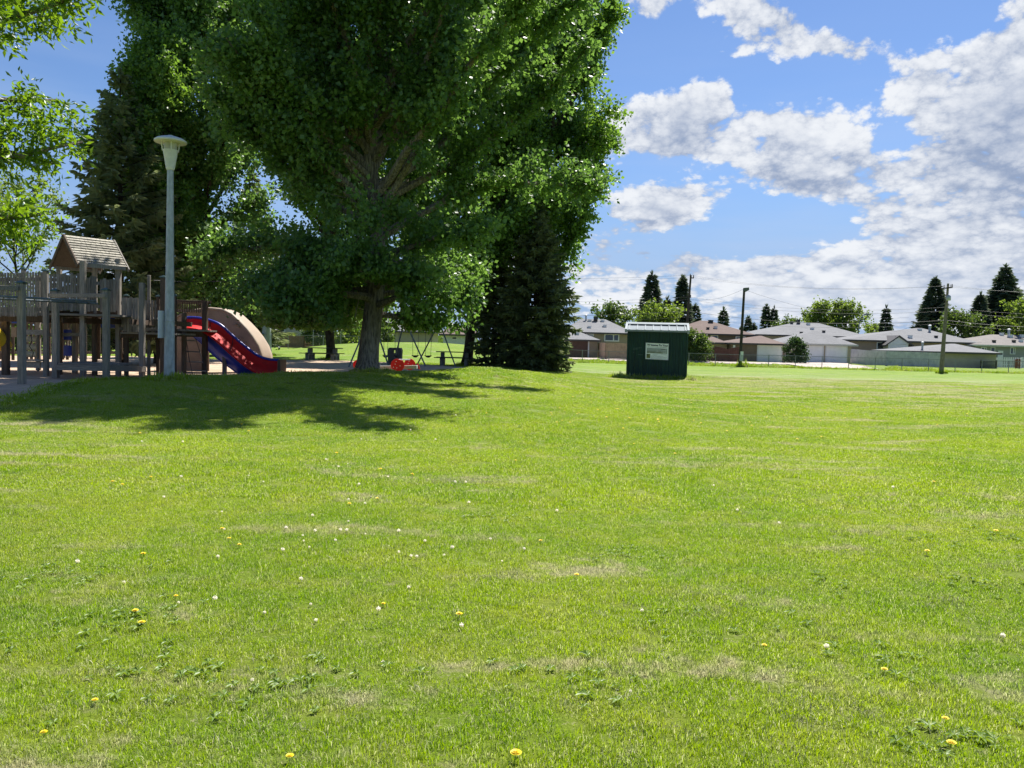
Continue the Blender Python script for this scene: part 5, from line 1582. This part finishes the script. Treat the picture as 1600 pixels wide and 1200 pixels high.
# tower posts
post(130, 408, 22.0, .17, cap=False); post(93, 400, 23.3, .15, cap=False); post(148, 412, 23.9, .15, 'wood', cap=False); post(185, 404, 23.0, .165, cap=False)
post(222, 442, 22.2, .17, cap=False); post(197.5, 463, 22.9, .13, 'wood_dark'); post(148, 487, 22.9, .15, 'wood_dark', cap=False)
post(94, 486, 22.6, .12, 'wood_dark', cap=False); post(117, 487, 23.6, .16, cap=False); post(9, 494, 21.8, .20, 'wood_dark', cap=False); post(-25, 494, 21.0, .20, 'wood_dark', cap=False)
post(185, 425, 25.0, .15, 'wood', cap=False); post(60, 430, 24.6, .15, 'wood', cap=False)
# slatted walls
slats(-52, 20.6, 67, 21.5, 427, 425, 494, 494, 27); slats(77, 21.7, 125, 22.1, 427.5, 429, 486, 487, 9, jag=.02); slats(136, 22.2, 181, 22.8, 433, 436, 487, 488, 9, jag=.02, skip=(3,))
slats(190, 22.6, 216, 22.4, 465, 465.5, 518, 519.5, 6); slats(226, 23.3, 245, 23.5, 468, 470, 519, 520, 4, fill=.6)
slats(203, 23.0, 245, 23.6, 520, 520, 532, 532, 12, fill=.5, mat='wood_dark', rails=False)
# decks and floor frames
deck(-45, 187, 489, 21.75, 24.7); deck(188, 262, 519.5, 22.6, 24.6)
for (pa, ya, pb, yb_, py) in ((-48, 21.0, 67, 21.75, 497), (67, 21.75, 187, 22.9, 490.5)):
    hbeam((pa, py), (pb, py), ya + .1, yb_ + .1, .06, .19, 'wood_dark')
for k in range(7):
    Y0 = 21.9; x = -13.6 + k * .62; z = at(60, 491, 21.9).z - .13
    MB().box(x - .025, x + .025, 21.95, 24.6, z - .08, z + .06).build('joist', M['wood_dark'], play)
hbeam((188, 524), (262, 524), 22.7, 23.7, .06, .14, 'wood_dark')
# back walls seen under the deck
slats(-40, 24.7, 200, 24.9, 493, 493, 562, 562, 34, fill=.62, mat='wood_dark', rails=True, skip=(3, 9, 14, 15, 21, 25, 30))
for nm, a, b, c, d, Y, mt_ in (('play_panel', 99, 111.5, 515, 531, 23.4, 'blue'), ('play_panel', 157, 180, 490, 512, 23.6, 'blue'), ('play_panel', 18, 28, 493, 505, 22.8, 'blue'),
                               ('play_panel', 99, 112, 540, 556, 23.6, 'blue'), ('play_panel', 17, 26, 511, 526.5, 23.0, 'beige_plastic')):
    p, q = at(a, d, Y), at(b, c, Y); o_ = MB().box(p.x, q.x, Y, Y + .03, p.z, q.z).build(nm, M[mt_], play, bevel=.01)
# yellow tube mouth at the left edge
ym_ = MB(); c0 = at(-46, 520, 20.6)
for k in range(13):
    a = -math.pi / 2 + k * math.pi / 12
ym_.path([c0 + Vector((0, -.2, .45)), c0 + Vector((0.0, .3, .30)), c0 + Vector((.05, .9, .0)), c0 + Vector((.0, 1.4, -.35))], [.17, .18, .18, .18], 16)
ym_.build('tube', M['yellow'], play, smooth=True)
hbeam((67, 524), (130, 522), 22.6, 22.9, .05, .10, 'wood_h')
slats(86, 24.2, 128, 24.4, 489, 489, 560, 560, 10, fill=.5, rails=False, skip=(2, 6))
# log climber and its small deck
hbeam((39, 519), (68, 519.5), 21.3, 21.4, .07, .13); hbeam((39, 562.5), (68, 563), 21.2, 21.3, .25, .045); hbeam((39, 569.5), (64, 570), 21.2, 21.3, .05, .17)
for k, (py, h_) in enumerate(((530, 10.5), (542, 9.8), (553, 9.2))):
    a, b = at(36, py, 22.2), at(57.5, py + .5, 22.3)
    MB().path([a, a.lerp(b, .25), a.lerp(b, .75), b], [.075, .088, .086, .078], 14).build('log', M['log'], play, smooth=True)
post(59.5, 522, 22.2, .07, cap=False, zbot=.5)
MB().path([at(48, 522, 22.1), at(50, 532, 22.05), at(46, 541, 22.05), at(52, 550, 22.05), at(50, 562, 22.1)], .012, 6).build('rope', M['wire'], play)
# low platform in front of the tower
z_ = deck(91, 172, 568, 20.3, 21.5); hbeam((90, 574.5), (160, 576), 20.35, 20.25, .05, .13)
hbeam((172, 575), (226, 577), 19.9, 22.1, .09, .15); hbeam((90, 574), (98, 572), 20.4, 21.6, .05, .12)
# tower roof: boards of shingles on two slopes, gable faces up and to the left
rp = {k: at(*v) for k, v in dict(apex=(107, 369.5, 22.75), apex2=(178, 379.5, 23.9), near=(126, 412.5, 22.05), near2=(195, 414.5, 23.0)).items()}
near, far_ = Vector((rp['near'].x, 22.05, rp['near'].z)), at(85, 412, 23.1)
gdir = (far_ - near); gdir.z = 0; gw = gdir.length; gdir.normalize()
rdir = Vector((-gdir.y, gdir.x, 0));
if rdir.x < 0: rdir = -rdir
rl = 1.22
zE = near.z; zA = rp['apex'].z
ap = near + gdir * gw / 2; ap.z = zA
def roof_slope(e0, a0, nrows):
    """shingle courses from eave e0 to ridge a0, each course a row of pieces"""
    up = (a0 - e0); nrm = up.cross(rdir).normalized()
    if nrm.z < 0: nrm = -nrm
    for r_i in range(nrows):
        t0, t1 = r_i / nrows, min(1.0, (r_i + 1.25) / nrows)
        x = -0.10 - rgp.uniform(0, .08); m_ = MB()
        while x < rl + .1:
            w = rgp.uniform(.10, .2); x1 = min(rl + .1, x + w)
            if x1 - max(x, -.1) > .02:
                p0 = e0 + up * t0 + rdir * max(x, -.1) + nrm * (.045 + rgp.uniform(0, .006)); p1 = e0 + up * t0 + rdir * (x1 - .008) + nrm * (.045 + rgp.uniform(0, .006))
                q0 = e0 + up * t1 + rdir * max(x, -.1) + nrm * .018; q1 = e0 + up * t1 + rdir * (x1 - .008) + nrm * .018
                m_.slab([p0, p1, q1, q0], -nrm * .018)
            x = x1
        m_.build('shingle_course', M['shingle'], roofo)
rb = MB()
far0 = near + gdir * gw
for (e0) in (near, far0):
    up = ap - e0; n_ = up.cross(rdir).normalized()
    if n_.z < 0: n_ = -n_
    rb.slab([e0 - rdir * .06, e0 + rdir * (rl + .06), ap + rdir * (rl + .06), ap - rdir * .06], -n_ * .02)
roofo = rb.build('tower_roof', M['wood_dark'], play)
roof_slope(near, ap, 11); roof_slope(far0, ap, 11)
for e0 in (near, far0):
    for s_ in (-.10, rl + .07):
        d = (ap - e0).normalized()
        MB().beam(e0 - d * .10 + rdir * s_, ap + rdir * s_, .035, .10).build('barge_board', M['wood_dark'] if s_ < 0 else M['wood'], roofo)
gm = MB(); gm.slab([near + rdir * .35 + Vector((0, 0, .05)), far0 + rdir * .35 + Vector((0, 0, .05)), ap + rdir * .35 - Vector((0, 0, .1))], rdir * .02)
MB().beam(near + Vector((0, 0, -.02)), near + rdir * rl + Vector((0, 0, -.02)), .07, .10).build('roof_plate', M['wood'], roofo)
MB().beam(far0 + Vector((0, 0, -.02)), far0 + rdir * rl + Vector((0, 0, -.02)), .07, .10).build('roof_plate', M['wood'], roofo)

# bridge end, slide platform
post(232.5, 430, 23.5, .10, cap=False); post(247, 464, 24.2, .12, 'wood_dark'); post(255, 434, 22.9, .17, 'wood_dark'); post(262, 432, 24.3, .10, 'wood_dark'); post(274, 463, 23.7, .08, 'wood_dark')
post(287.5, 489, 24.4, .15, cap=False, mat='wood_dark'); post(320, 470, 25.2, .19, 'wood_dark', cap=False); post(351, 543, 25.4, .15, 'wood', cap=False); post(325.5, 545, 27.2, .07, 'wood_dark', cap=False)
zpl = deck(273, 318, 515, 24.3, 26.0); hbeam((273, 519.5), (319, 521), 24.25, 25.1, .05, .24, 'wood_dark'); hbeam((186, 513.5), (246, 515), 22.5, 23.4, .05, .09)
slats(276, 26.2, 316, 26.4, 469, 471, 488, 489, 11, fill=.5, mat='wood_dark'); slats(232, 25.0, 250, 25.0, 470, 470, 519, 519, 4, fill=.5, mat='wood_dark')
hbeam((276, 470), (330, 472), 26.1, 26.4, .05, .07, 'wood_dark')
MB().path(wire(at(240, 438, 23.4), at(352, 439, 25.6), .03), .012, 6).build('cable', M['wire'], play)
for (a, b) in (((291, 530), (301, 586)), ((306, 530), (326, 588))):
    MB().path([at(a[0], a[1], 24.6), at((a[0] + b[0]) / 2 - 1, (a[1] + b[1]) / 2, 24.5), at(b[0], b[1], 24.4)], .010, 6).build('rope', M['wire'], play)
for k, (pa, pb, py) in enumerate(((282, 306, 531.5), (287, 313, 549), (290, 317, 565), (296, 323, 579))):
    MB().path([at(pa, py, 24.6), at(pb, py + 1, 24.55)], .022, 8).build('rung', M['wood_h'], play)

# climbing wall: thick moulded sheet arching over to the ground
cw_top = [(268, 505), (276, 494), (286, 489), (305, 484.5), (326, 482), (347, 484), (361, 491), (374, 503), (385, 514.5), (394, 526), (403.5, 541), (408.5, 556), (409.5, 572)]
n_ = len(cw_top)
cwp = [at(a, b, 26.6) for a, b in cw_top]
lower = [at(a, b, 26.6) for a, b in [(395, 572), (390, 560), (378, 547), (362, 537), (345, 527), (330, 534), (324, 552), (322, 580), (270, 580)]]
m_ = MB(); m_.slab(cwp + lower, (0, .12, 0)); m_.build('climbing_wall', M['beige_plastic'], play)
sh_ = MB(); vs = []; fs = []
for k, p in enumerate(cwp):
    q = p - Vector((0, 0, 0)); nrm = Vector((0, 0, 1))
    for (dy, dz) in ((-.05, .015), (.10, .05), (.45, .045), (.85, .03), (1.15, .01)):
        vs.append((p.x + .02, p.y + dy, p.z + dz))
for k in range(n_ - 1):
    for j in range(4):
        a = k * 5 + j; fs.append((a, a + 1, a + 6, a + 5))
sh_.add(vs, fs); edge = sh_.build('climbing_wall_lip', mat_plain('lit_beige_plastic', (.33, .255, .195), .6, 0, .08, 3), play, smooth=True)  # lip paler than the wall: light on its edge is put into the colour
sd_ = edge.modifiers.new('thick', 'SOLIDIFY'); sd_.thickness = .05
for k in range(16):
    a = rgp.uniform(290, 392); b_ = rgp.uniform(492, 545)
    top_y = np.interp(a, [c[0] for c in cw_top], [c[1] for c in cw_top])
    if b_ < top_y + 7: b_ = top_y + 8
    c = at(a, b_, 26.58); MB().lathe((c.x, c.y - .01, c.z), [(.03, -.025), (.045, 0), (.02, .03)], 8).build('hand_hold', M['beige_plastic'], play)

# twin slide: red moulded chute with blue rims, blue one beneath it
def catm(pts, n):
    out_ = []
    P = [Vector(p) for p in pts]
    for i in range(len(P) - 1):
        p0, p1, p2, p3 = P[max(i - 1, 0)], P[i], P[i + 1], P[min(i + 2, len(P) - 1)]
        for j in range(n):
            t = j / n
            out_.append(.5 * ((2 * p1) + (-p0 + p2) * t + (2 * p0 - 5 * p1 + 4 * p2 - p3) * t * t + (-p0 + 3 * p1 - 3 * p2 + p3) * t ** 3))
    out_.append(P[-1]); return out_
T_ = [(286, 497.5), (298, 496), (312, 497), (328, 500.5), (345, 508), (364, 525), (383, 541), (402, 555), (419, 561), (436, 562.5)]
B_ = [(286, 512), (298, 513), (311, 516), (324, 522), (341, 535), (358, 551), (377, 567), (394, 579), (412, 585), (436, 586)]
def chute(T, B, yT, yB, mat, name, parent, bulge=.12, seg=4):
    Tw = catm([at(a, b, yT) for a, b in T], seg); Bw = catm([at(a, b, yB) for a, b in B], seg)
    vs = []; fs = []; m = 8
    for t, b in zip(Tw, Bw):
        for j in range(m + 1):
            f = j / m; p = b.lerp(t, f); s_ = math.sin(f * math.pi)
            vs.append((p.x, p.y + bulge * s_ * (.6 + .4 * f), p.z - bulge * s_ * .55))
    for i in range(len(Tw) - 1):
        for j in range(m):
            a = i * (m + 1) + j; fs.append((a, a + 1, a + m + 2, a + m + 1))
    o_ = MB().add(vs, fs).build(name, mat, parent, smooth=True)
    md = o_.modifiers.new('thick', 'SOLIDIFY'); md.thickness = .03; md.offset = 1
    return o_, Tw, Bw
sl, Tw, Bw = chute(T_, B_, 25.55, 25.0, M['red'], 'slide', play)
MB().path(Tw, .042, 10).build('rim', M['blue'], sl, smooth=True); MB().path(Bw, .028, 10).build('rim', M['red'], sl, smooth=True)
for k in (20, 12):
    a = Bw[k]; b = Tw[k]; pts = []
    for j in range(9):
        f = j / 8; p = a.lerp(b, f); s_ = math.sin(f * math.pi); pts.append((p.x, p.y + .12 * s_ * (.6 + .4 * f) - .012, p.z - .12 * s_ * .55 + .012))
    MB().path(pts, .014, 6).build('joint', mat_plain('dark_red_joint', (.10, .008, .01), .5), sl)
U2 = [(300, 515), (318, 520), (332, 529), (348, 543), (366, 559), (385, 574.5), (406, 583)]
L2 = [(300, 524), (314, 536), (327, 549), (343, 563), (360, 575), (376, 585), (406, 587)]
s2, Tw2, Bw2 = chute(U2, L2, 25.25, 25.5, M['blue'], 'slide', play, bulge=-.10)
MB().path(Bw2, .02, 8).build('rim', M['blue'], s2, smooth=True)
a = at(433.5, 584.5, 24.97); b = at(437.5, 562, 25.6)
MB().box(a.x, a.x + .09, 24.95, 25.62, hz(a.x, 25.2) - .05, at(436, 562, 25.2).z).build('end_board', M['wood_dark'], play)

# ================================================================== swing set
sw = thing('swing_set', 'grey steel swing frame with three splayed leg pairs behind the big trunk', 'swing set', tuple(gat(640, 39)))
fr_ = []
for (pf1, d1, pa_, ya_, pf2, d2, apx, apy, dA) in ((543.5, 35.0, 0, 0, 608.5, 36.6, 580, 490.5, 35.8), (614, 41.0, 0, 0, 666.5, 38.8, 632, 499.5, 39.6), (651, 43.6, 0, 0, 712.5, 41.4, 686.5, 503, 43.0)):
    A_ = at(apx, apy, dA); fr_.append(A_)
    for pf, dd in ((pf1, d1), (pf2, d2)):
        f_ = gat(pf, dd); f_.z -= .05
        MB().path([A_, f_], .036, 10).build('leg', M['steel'], sw, smooth=True)
MB().path([fr_[0] + (fr_[0] - fr_[1]) * .06, fr_[1], fr_[2]], .042, 10).build('top_bar', M['steel'], sw, smooth=True)
for (i, ta, tb) in ((0, .36, .50), (0, .70, .84), (1, .22, .40), (1, .58, .78)):
    A_, B_ = fr_[i], fr_[i + 1]; pa_, pb_ = A_.lerp(B_, ta), A_.lerp(B_, tb)
    zs_ = hz(pa_.x, pa_.y) + .52
    so = MB(); qa, qb = Vector((pa_.x, pa_.y, zs_)), Vector((pb_.x, pb_.y, zs_)); qa2, qb2 = qa.lerp(qb, .12), qb.lerp(qa, .12)
    mid = qa.lerp(qb, .5) - Vector((0, 0, .09))
    d = (qb - qa).normalized(); w = Vector((-d.y, d.x, 0)) * .07
    so.slab([qa2 - w, mid - w, qb2 - w, qb2 + w, mid + w, qa2 + w], (0, 0, .025)); seat = so.build('seat', M['black'], sw)
    MB().path([pa_, qa2], .011, 5).build('chain', M['chain'], seat); MB().path([pb_, qb2], .011, 5).build('chain', M['chain'], seat)

# ================================================================== litter bin, spring rider, picnic tables
g = gat(616, 41.0); bn = thing('litter_bin', 'dark grey-brown litter bin with a square opening, left of the swings', 'bin', tuple(g))
w_ = .33; hB = .92
pr_ = [(-w_, 0), (w_, 0), (w_ * 1.06, hB * .86), (w_ * .85, hB), (-w_ * .85, hB), (-w_ * 1.06, hB * .86)]
wx = w_ * .22; ox = -.02; oz0, oz1 = hB * .70, hB * .86
bm_ = MB()
bm_.slab([(g.x - w_, g.y, g.z), (g.x + w_, g.y, g.z), (g.x + w_ * 1.04, g.y, g.z + oz0), (g.x - w_ * 1.04, g.y, g.z + oz0)], (0, .55, 0))
bm_.slab([(g.x - w_ * 1.05, g.y, g.z + oz0), (g.x + ox - wx, g.y, g.z + oz0), (g.x + ox - wx, g.y, g.z + oz1), (g.x - w_ * 1.07, g.y, g.z + oz1)], (0, .55, 0))
bm_.slab([(g.x + ox + wx, g.y, g.z + oz0), (g.x + w_ * 1.05, g.y, g.z + oz0), (g.x + w_ * 1.07, g.y, g.z + oz1), (g.x + ox + wx, g.y, g.z + oz1)], (0, .55, 0))
bm_.build('bin_body', M['bin'], bn)
bm_ = MB(); bm_.slab([(g.x - w_ * 1.07, g.y - .01, g.z + oz1), (g.x + w_ * 1.07, g.y - .01, g.z + oz1), (g.x + w_ * .9, g.y - .01, g.z + hB), (g.x - w_ * .9, g.y - .01, g.z + hB)], (0, .57, 0)); bm_.build('lid', M['bin'], bn)

Yr = 28.5
sr = thing('spring_rider', 'red four-seat spring seesaw with a grey plank, right of the big trunk', 'spring rider', tuple(gat(608, Yr)))
a, b = at(557, 574.5, Yr + .2), at(652, 573.5, Yr - .1)
MB().beam(a, b, .22, .12).build('plank', mat_plain('grey_plank', (.36, .35, .33), .7, 0, .1, 4), sr, bevel=.01)
def blob_panel(px, py, rpx, Y, lobes):
    c = at(px, py, Y); r = rpx * Y / FPX; poly = []
    for k in range(28):
        t = 2 * math.pi * k / 28; rr = r * (1 + lobes * (math.cos(t + .4) > .35) * .22)
        poly.append((c.x + math.cos(t) * rr * 1.02, c.y, c.z + math.sin(t) * rr * (1.05 if math.sin(t) > 0 else .98)))
    o_ = MB().slab(poly, (0, .035, 0)).build('side_panel', M['red'], sr, bevel=.006)
    for (u, v) in ((-.1, .62), (-.25, .18), (-.55, -.35), (.0, -.45), (.55, -.1)):
        MB().lathe((c.x + u * r, c.y - .012, c.z + v * r), [(.016, -.012), (.018, 0), (.016, .012)], 8).build('bolt', M['white'], o_)
blob_panel(620, 570.5, 9.4, Yr - .35, 1); blob_panel(640, 569.5, 8.8, Yr + .35, 0); blob_panel(559, 570, 7.5, Yr - .2, 0); blob_panel(569, 568.5, 8.5, Yr + .4, 0)
MB().path([at(622, 562, Yr - .1), at(641, 562, Yr + .1)], .022, 8).build('handle_bar', M['galv'], sr, smooth=True)
MB().path([at(562, 564, Yr - .1), at(572, 563, Yr + .3)], .022, 8).build('handle_bar', M['galv'], sr, smooth=True)
MB().slab([at(648, 575, Yr), at(652, 568, Yr), at(655, 572, Yr), at(656, 577, Yr)], (0, .04, 0)).build('seat_back', M['red'], sr)
cs = at(606, 580, Yr); co = []
for k in range(61):
    t = k / 60; co.append((cs.x + .09 * math.cos(t * 5 * 2 * math.pi), cs.y + .09 * math.sin(t * 5 * 2 * math.pi), gat(606, Yr).z + t * .27))
MB().path(co, .017, 6).build('spring', M['galv'], sr, smooth=True)
MB().obox((cs.x - .12, cs.y + .2), (1, 0), (0, 1), .22, .03, gat(606, Yr).z, gat(606, Yr).z + .27).build('footing', mat_plain('dark_blue_footing', (.02, .03, .07), .6), sr)

def picnic(label, px, Y, w, side):
    g = gat(px, Y); root = thing('picnic_table', label, 'picnic table', tuple(g), 'picnic tables under the trees')
    for k in range(5):
        y = Y - .36 + k * .155
        MB().box(g.x - w / 2, g.x + w / 2, y, y + .14, g.z + .70, g.z + .745).build('table_board', M['bench_wood'], root)
    for s_ in (-1, 1):
        for k in range(2):
            y = Y + s_ * .72 - .14 + k * .145
            MB().box(g.x - w / 2 - .06 * side, g.x + w / 2 + .0, y, y + .13, g.z + .40, g.z + .44).build('bench_board', M['bench_wood'], root)
    for sx in (-1, 1):
        x = g.x + sx * w * .33
        m_ = MB(); m_.slab([(x - .09, Y - .26, g.z - .05), (x + .09, Y - .26, g.z - .05), (x + .09, Y - .26, g.z + .69), (x - .09, Y - .26, g.z + .69)], (0, .52, 0))
        m_.box(x - .085, x + .085, Y - .80, Y - .26, g.z + .28, g.z + .395); m_.box(x - .085, x + .085, Y + .26, Y + .80, g.z + .28, g.z + .395)
        m_.box(x - .08, x + .08, Y - .80, Y - .62, g.z - .05, g.z + .28); m_.box(x - .08, x + .08, Y + .62, Y + .80, g.z - .05, g.z + .28)
        m_.build('concrete_leg', M['concrete'], root, bevel=.015)
picnic('picnic table with dark boards in front of the left tree trunk', 504, 45.5, 2.15, 1)
picnic('picnic table with concrete legs beside the smaller dark spruce', 710, 43.0, 1.95, 1)

# ================================================================== weeds and clippings in the lawn
def straw_mat():
    mt, T, o = new_mat('dry_clippings'); a = T.n('ShaderNodeAttribute'); a.attribute_name = 'tone'
    p = T.n('ShaderNodeBsdfPrincipled'); T.l(T.mix(a.outputs['Fac'], (.22, .24, .10), (.52, .50, .30)), p.inputs['Base Color']); p.inputs['Roughness'].default_value = .7
    T.l(p.outputs[0], o.inputs[0]); return mt
M['straw'] = straw_mat()
M['weed'] = mat_leaf('broad_weed_leaf', (.09, .16, .025), (.18, .27, .05), .3, nscale=3)
def ground_xy(px, py):
    lo, hi = 1.8, 70.0
    for _ in range(34):
        md = (lo + hi) / 2; p = at(px, py, md)
        if p.z > hz(p.x, p.y): lo = md
        else: hi = md
    p = at(px, py, lo); return p.x, p.y
rgk = np.random.default_rng(44)
clip = []
for (px, py, rx, ry, n) in ((725, 752, 34, 3, 90), (1465, 943, 20, 5, 60), (1022, 688, 40, 3, 80), (835, 679, 60, 2, 80), (1385, 858, 45, 5, 60), (1330, 832, 30, 6, 40), (1590, 880, 30, 6, 40), (715, 652, 30, 3, 40),
                            (1040, 935, 70, 16, 110), (1130, 950, 50, 8, 50), (790, 900, 45, 8, 60), (880, 700, 50, 4, 50), (600, 880, 25, 8, 25), (1330, 1120, 110, 25, 120), (1560, 775, 40, 5, 40), (60, 735, 50, 8, 40), (430, 1100, 80, 20, 60), (190, 1090, 60, 20, 40), (1440, 720, 40, 4, 30)):
    for k in range(int(n * (.42 if py < 850 else .22))):
        x, y = ground_xy(px + rgk.normal(0, rx * .95), py + rgk.normal(0, ry * 1.1)); clip.append((x, y, rgk.uniform(.4, .85)))
for k in range(420):
    x, y = ground_xy(rgk.uniform(0, 1600), 640 + 560 * rgk.random()); clip.append((x, y, rgk.uniform(.3, .9)))
clip = np.array(clip); clip = clip[~inside(SAND, clip[:, 0], clip[:, 1])]
cz = height(clip[:, 0], clip[:, 1]); crot = np.zeros((len(clip), 3)); crot[:, 2] = rgk.uniform(0, 6.28, len(clip))
tm = [make_patch(120 + k, .20, 30, .013, .003, 2.2, .03, 'clippings', 'straw') for k in range(4)]
scatter('grass_clippings', 'dry pale grass clippings left in streaks on the lawn', tm, np.stack([clip[:, 0], clip[:, 1], cz + .008], 1), crot, rgk.integers(0, 4, len(clip)), np.stack([clip[:, 2] * 1.3, clip[:, 2] * 1.3, np.ones(len(clip))], 1))
def rosette(seed):
    rg = np.random.default_rng(seed); V = []; F = []
    for j in range(8):
        a = j * .785 + rg.normal(0, .2); L = rg.uniform(.03, .06); w = L * .32; c, s_ = math.cos(a), math.sin(a); b = len(V)
        V += [(0, 0, .006), (c * L * .5 - s_ * w * .5, s_ * L * .5 + c * w * .5, .020), (c * L, s_ * L, .010), (c * L * .5 + s_ * w * .5, s_ * L * .5 - c * w * .5, .022)]
        F += [(b, b + 1, b + 2), (b, b + 2, b + 3)]
    me = np_mesh('rosette', np.array(V), np.array(F), rg.random(len(V))); me.materials.append(M['weed']); return me
wd = []
for k in range(22):
    x0, y0 = ground_xy(rgk.uniform(0, 1600), 650 + 540 * rgk.random() ** .8)
    for j in range(rgk.integers(4, 26)): wd.append((x0 + rgk.normal(0, .18), y0 + rgk.normal(0, .16), rgk.uniform(.5, 1.1)))
wd = np.array(wd); wd = wd[~inside(SAND, wd[:, 0], wd[:, 1])]
wrot = np.zeros((len(wd), 3)); wrot[:, 2] = rgk.uniform(0, 6.28, len(wd))
scatter('lawn_weeds', 'low broad-leaved weeds growing in clumps in the lawn', [rosette(k) for k in range(5)], np.stack([wd[:, 0], wd[:, 1], height(wd[:, 0], wd[:, 1]) + .008], 1), wrot, rgk.integers(0, 5, len(wd)), np.repeat(wd[:, 2:3], 3, 1))

# ================================================================== dandelions and clover heads in the lawn
def ground_at(px, py):
    lo, hi = 1.8, 70.0
    for _ in range(40):
        md = (lo + hi) / 2; p = at(px, py, md)
        if p.z > hz(p.x, p.y): lo = md
        else: hi = md
    p = at(px, py, lo); return p
PETAL = mat_plain('dandelion_yellow', (.80, .60, .008), .6, 0, .1, 60); FLUFF = mat_leaf('seed_head_white', (.62, .60, .52), (.75, .73, .66), .5, rough=.9); STEM = mat_plain('flower_stem', (.16, .22, .06), .7)
rgd = np.random.default_rng(21)
def dandelion(kind, label, grp):
    root = thing('dandelion', label, 'flower', (0, 0, 0), grp); h = .035
    st = MB().path([(0, 0, 0), (.004, .002, h * .6), (.006, 0, h)], .0016, 5).build('stem', STEM, root)
    m_ = MB()
    if kind == 'yellow':
        for ring, (r0, dz, n) in enumerate(((.020, .001, 20), (.015, .005, 16), (.009, .008, 10))):
            for k in range(n):
                t = 2 * math.pi * k / n + ring * .2; w = .0024
                c, s_ = math.cos(t), math.sin(t)
                m_.add([(.006 + c * .002 - s_ * w * .4, s_ * .002 + c * w * .4, h + dz), (.006 + c * .002 + s_ * w * .4, s_ * .002 - c * w * .4, h + dz),
                        (.006 + c * r0 + s_ * w, s_ * r0 - c * w, h + dz + .004), (.006 + c * r0 - s_ * w, s_ * r0 + c * w, h + dz + .004)], [(0, 1, 2, 3)])
        m_.build('petals', PETAL, root)
    else:
        for k in range(60):
            d = norm(rgd.normal(0, 1, (1, 3)))[0] * .017; q = np.cross(d, rgd.normal(0, 1, 3)); q = q / np.linalg.norm(q) * .003
            c = np.array([.006, 0, h + .004])
            m_.add([c + d * .2 - q * .3, c + d * .2 + q * .3, c + d + q, c + d - q], [(0, 1, 2, 3)])
        m_.lathe((.006, 0, h), [(.004, -.003), (.006, .004), (.003, .009)], 8)
        m_.build('seed_head', FLUFF, root)
    return root
YG, WG = 'yellow dandelions in the lawn', 'white seed heads in the lawn'
yp = dandelion('yellow', 'small yellow dandelion dotting the sunny lawn', YG); wq = dandelion('white', 'small white dandelion seed head dotting the lawn', WG)
spec = [(803, 1188, 1.35, 'largest yellow dandelion, lowest in the middle of the lawn'), (1484, 1168, 1.1, 'yellow dandelion lowest in the right corner of the lawn'), (1475, 1127, .9, 'yellow dandelion just above the lowest right one'),
        (1380, 1050, 1.0, 'single yellow dandelion in the right foreground lawn'), (220, 977, 1.15, 'lower of two yellow dandelions close together on the left'), (210, 958, 1.1, 'upper of two yellow dandelions close together on the left'),
        (451, 1187, .9, 'yellow dandelion at the bottom edge left of the largest'), (67, 1148, .8, 'yellow dandelion in the lower left corner'), (147, 1097, .8, 'orange-yellow dandelion above the lower left corner'),
        (346, 827, 1.1, 'highest of three yellow dandelions in a short row, left lawn'), (357, 842, 1.0, 'middle of three yellow dandelions in a short row, left lawn'), (373, 852, 1.0, 'lowest of three yellow dandelions in a short row, left lawn'),
        (598, 944, .8, 'lone yellow dandelion left of the dry patch in the middle'), (1193, 1010, .8, 'lone yellow dandelion right of the pale dry patch')]
first = True
for px, py, s_, lb in spec:
    p = ground_at(px, py + 5); o_ = yp if first else copy_thing(yp, (0, 0, 0)); first = False
    o_.location = p; o_['label'] = lb; s_ *= .82; o_.scale = (s_, s_, s_)
    if 'group' in o_: del o_['group']
lab = 'small yellow dandelion dotting the sunny lawn'
cnt = 0
for k in range(95):
    if k < 45: px, py = rgd.uniform(860, 1340), rgd.normal(645, 14)
    elif k < 62: px, py = rgd.uniform(700, 1000), rgd.normal(622, 14)
    else: px, py = rgd.uniform(60, 1580), 640 + 330 * rgd.random() ** 1.6
    if py < 606: continue
    p = ground_at(px, py)
    if inside(SAND, np.array([p.x]), np.array([p.y]))[0]: continue
    c = copy_thing(yp, tuple(p), lab, rgd.uniform(0, 6), rgd.uniform(.5, .85) * (1.0 + min(.7, p.y / 26))); c['group'] = YG
wfirst = True
for k in range(75):
    if k < 45: px, py = rgd.normal(560, 150), rgd.normal(790, 60)
    elif k < 55: px, py = rgd.uniform(120, 900), rgd.uniform(850, 980)
    else: px, py = rgd.uniform(20, 1590), 670 + 430 * rgd.random()
    if py < 650 or py > 1180: continue
    p = ground_at(px, py); s_ = rgd.uniform(.35, .75) * (1.0 + min(.3, p.y / 30))
    if wfirst: c = wq; c.location = p; c.scale = (s_,) * 3; wfirst = False
    else: c = copy_thing(wq, tuple(p), None, rgd.uniform(0, 6), s_)
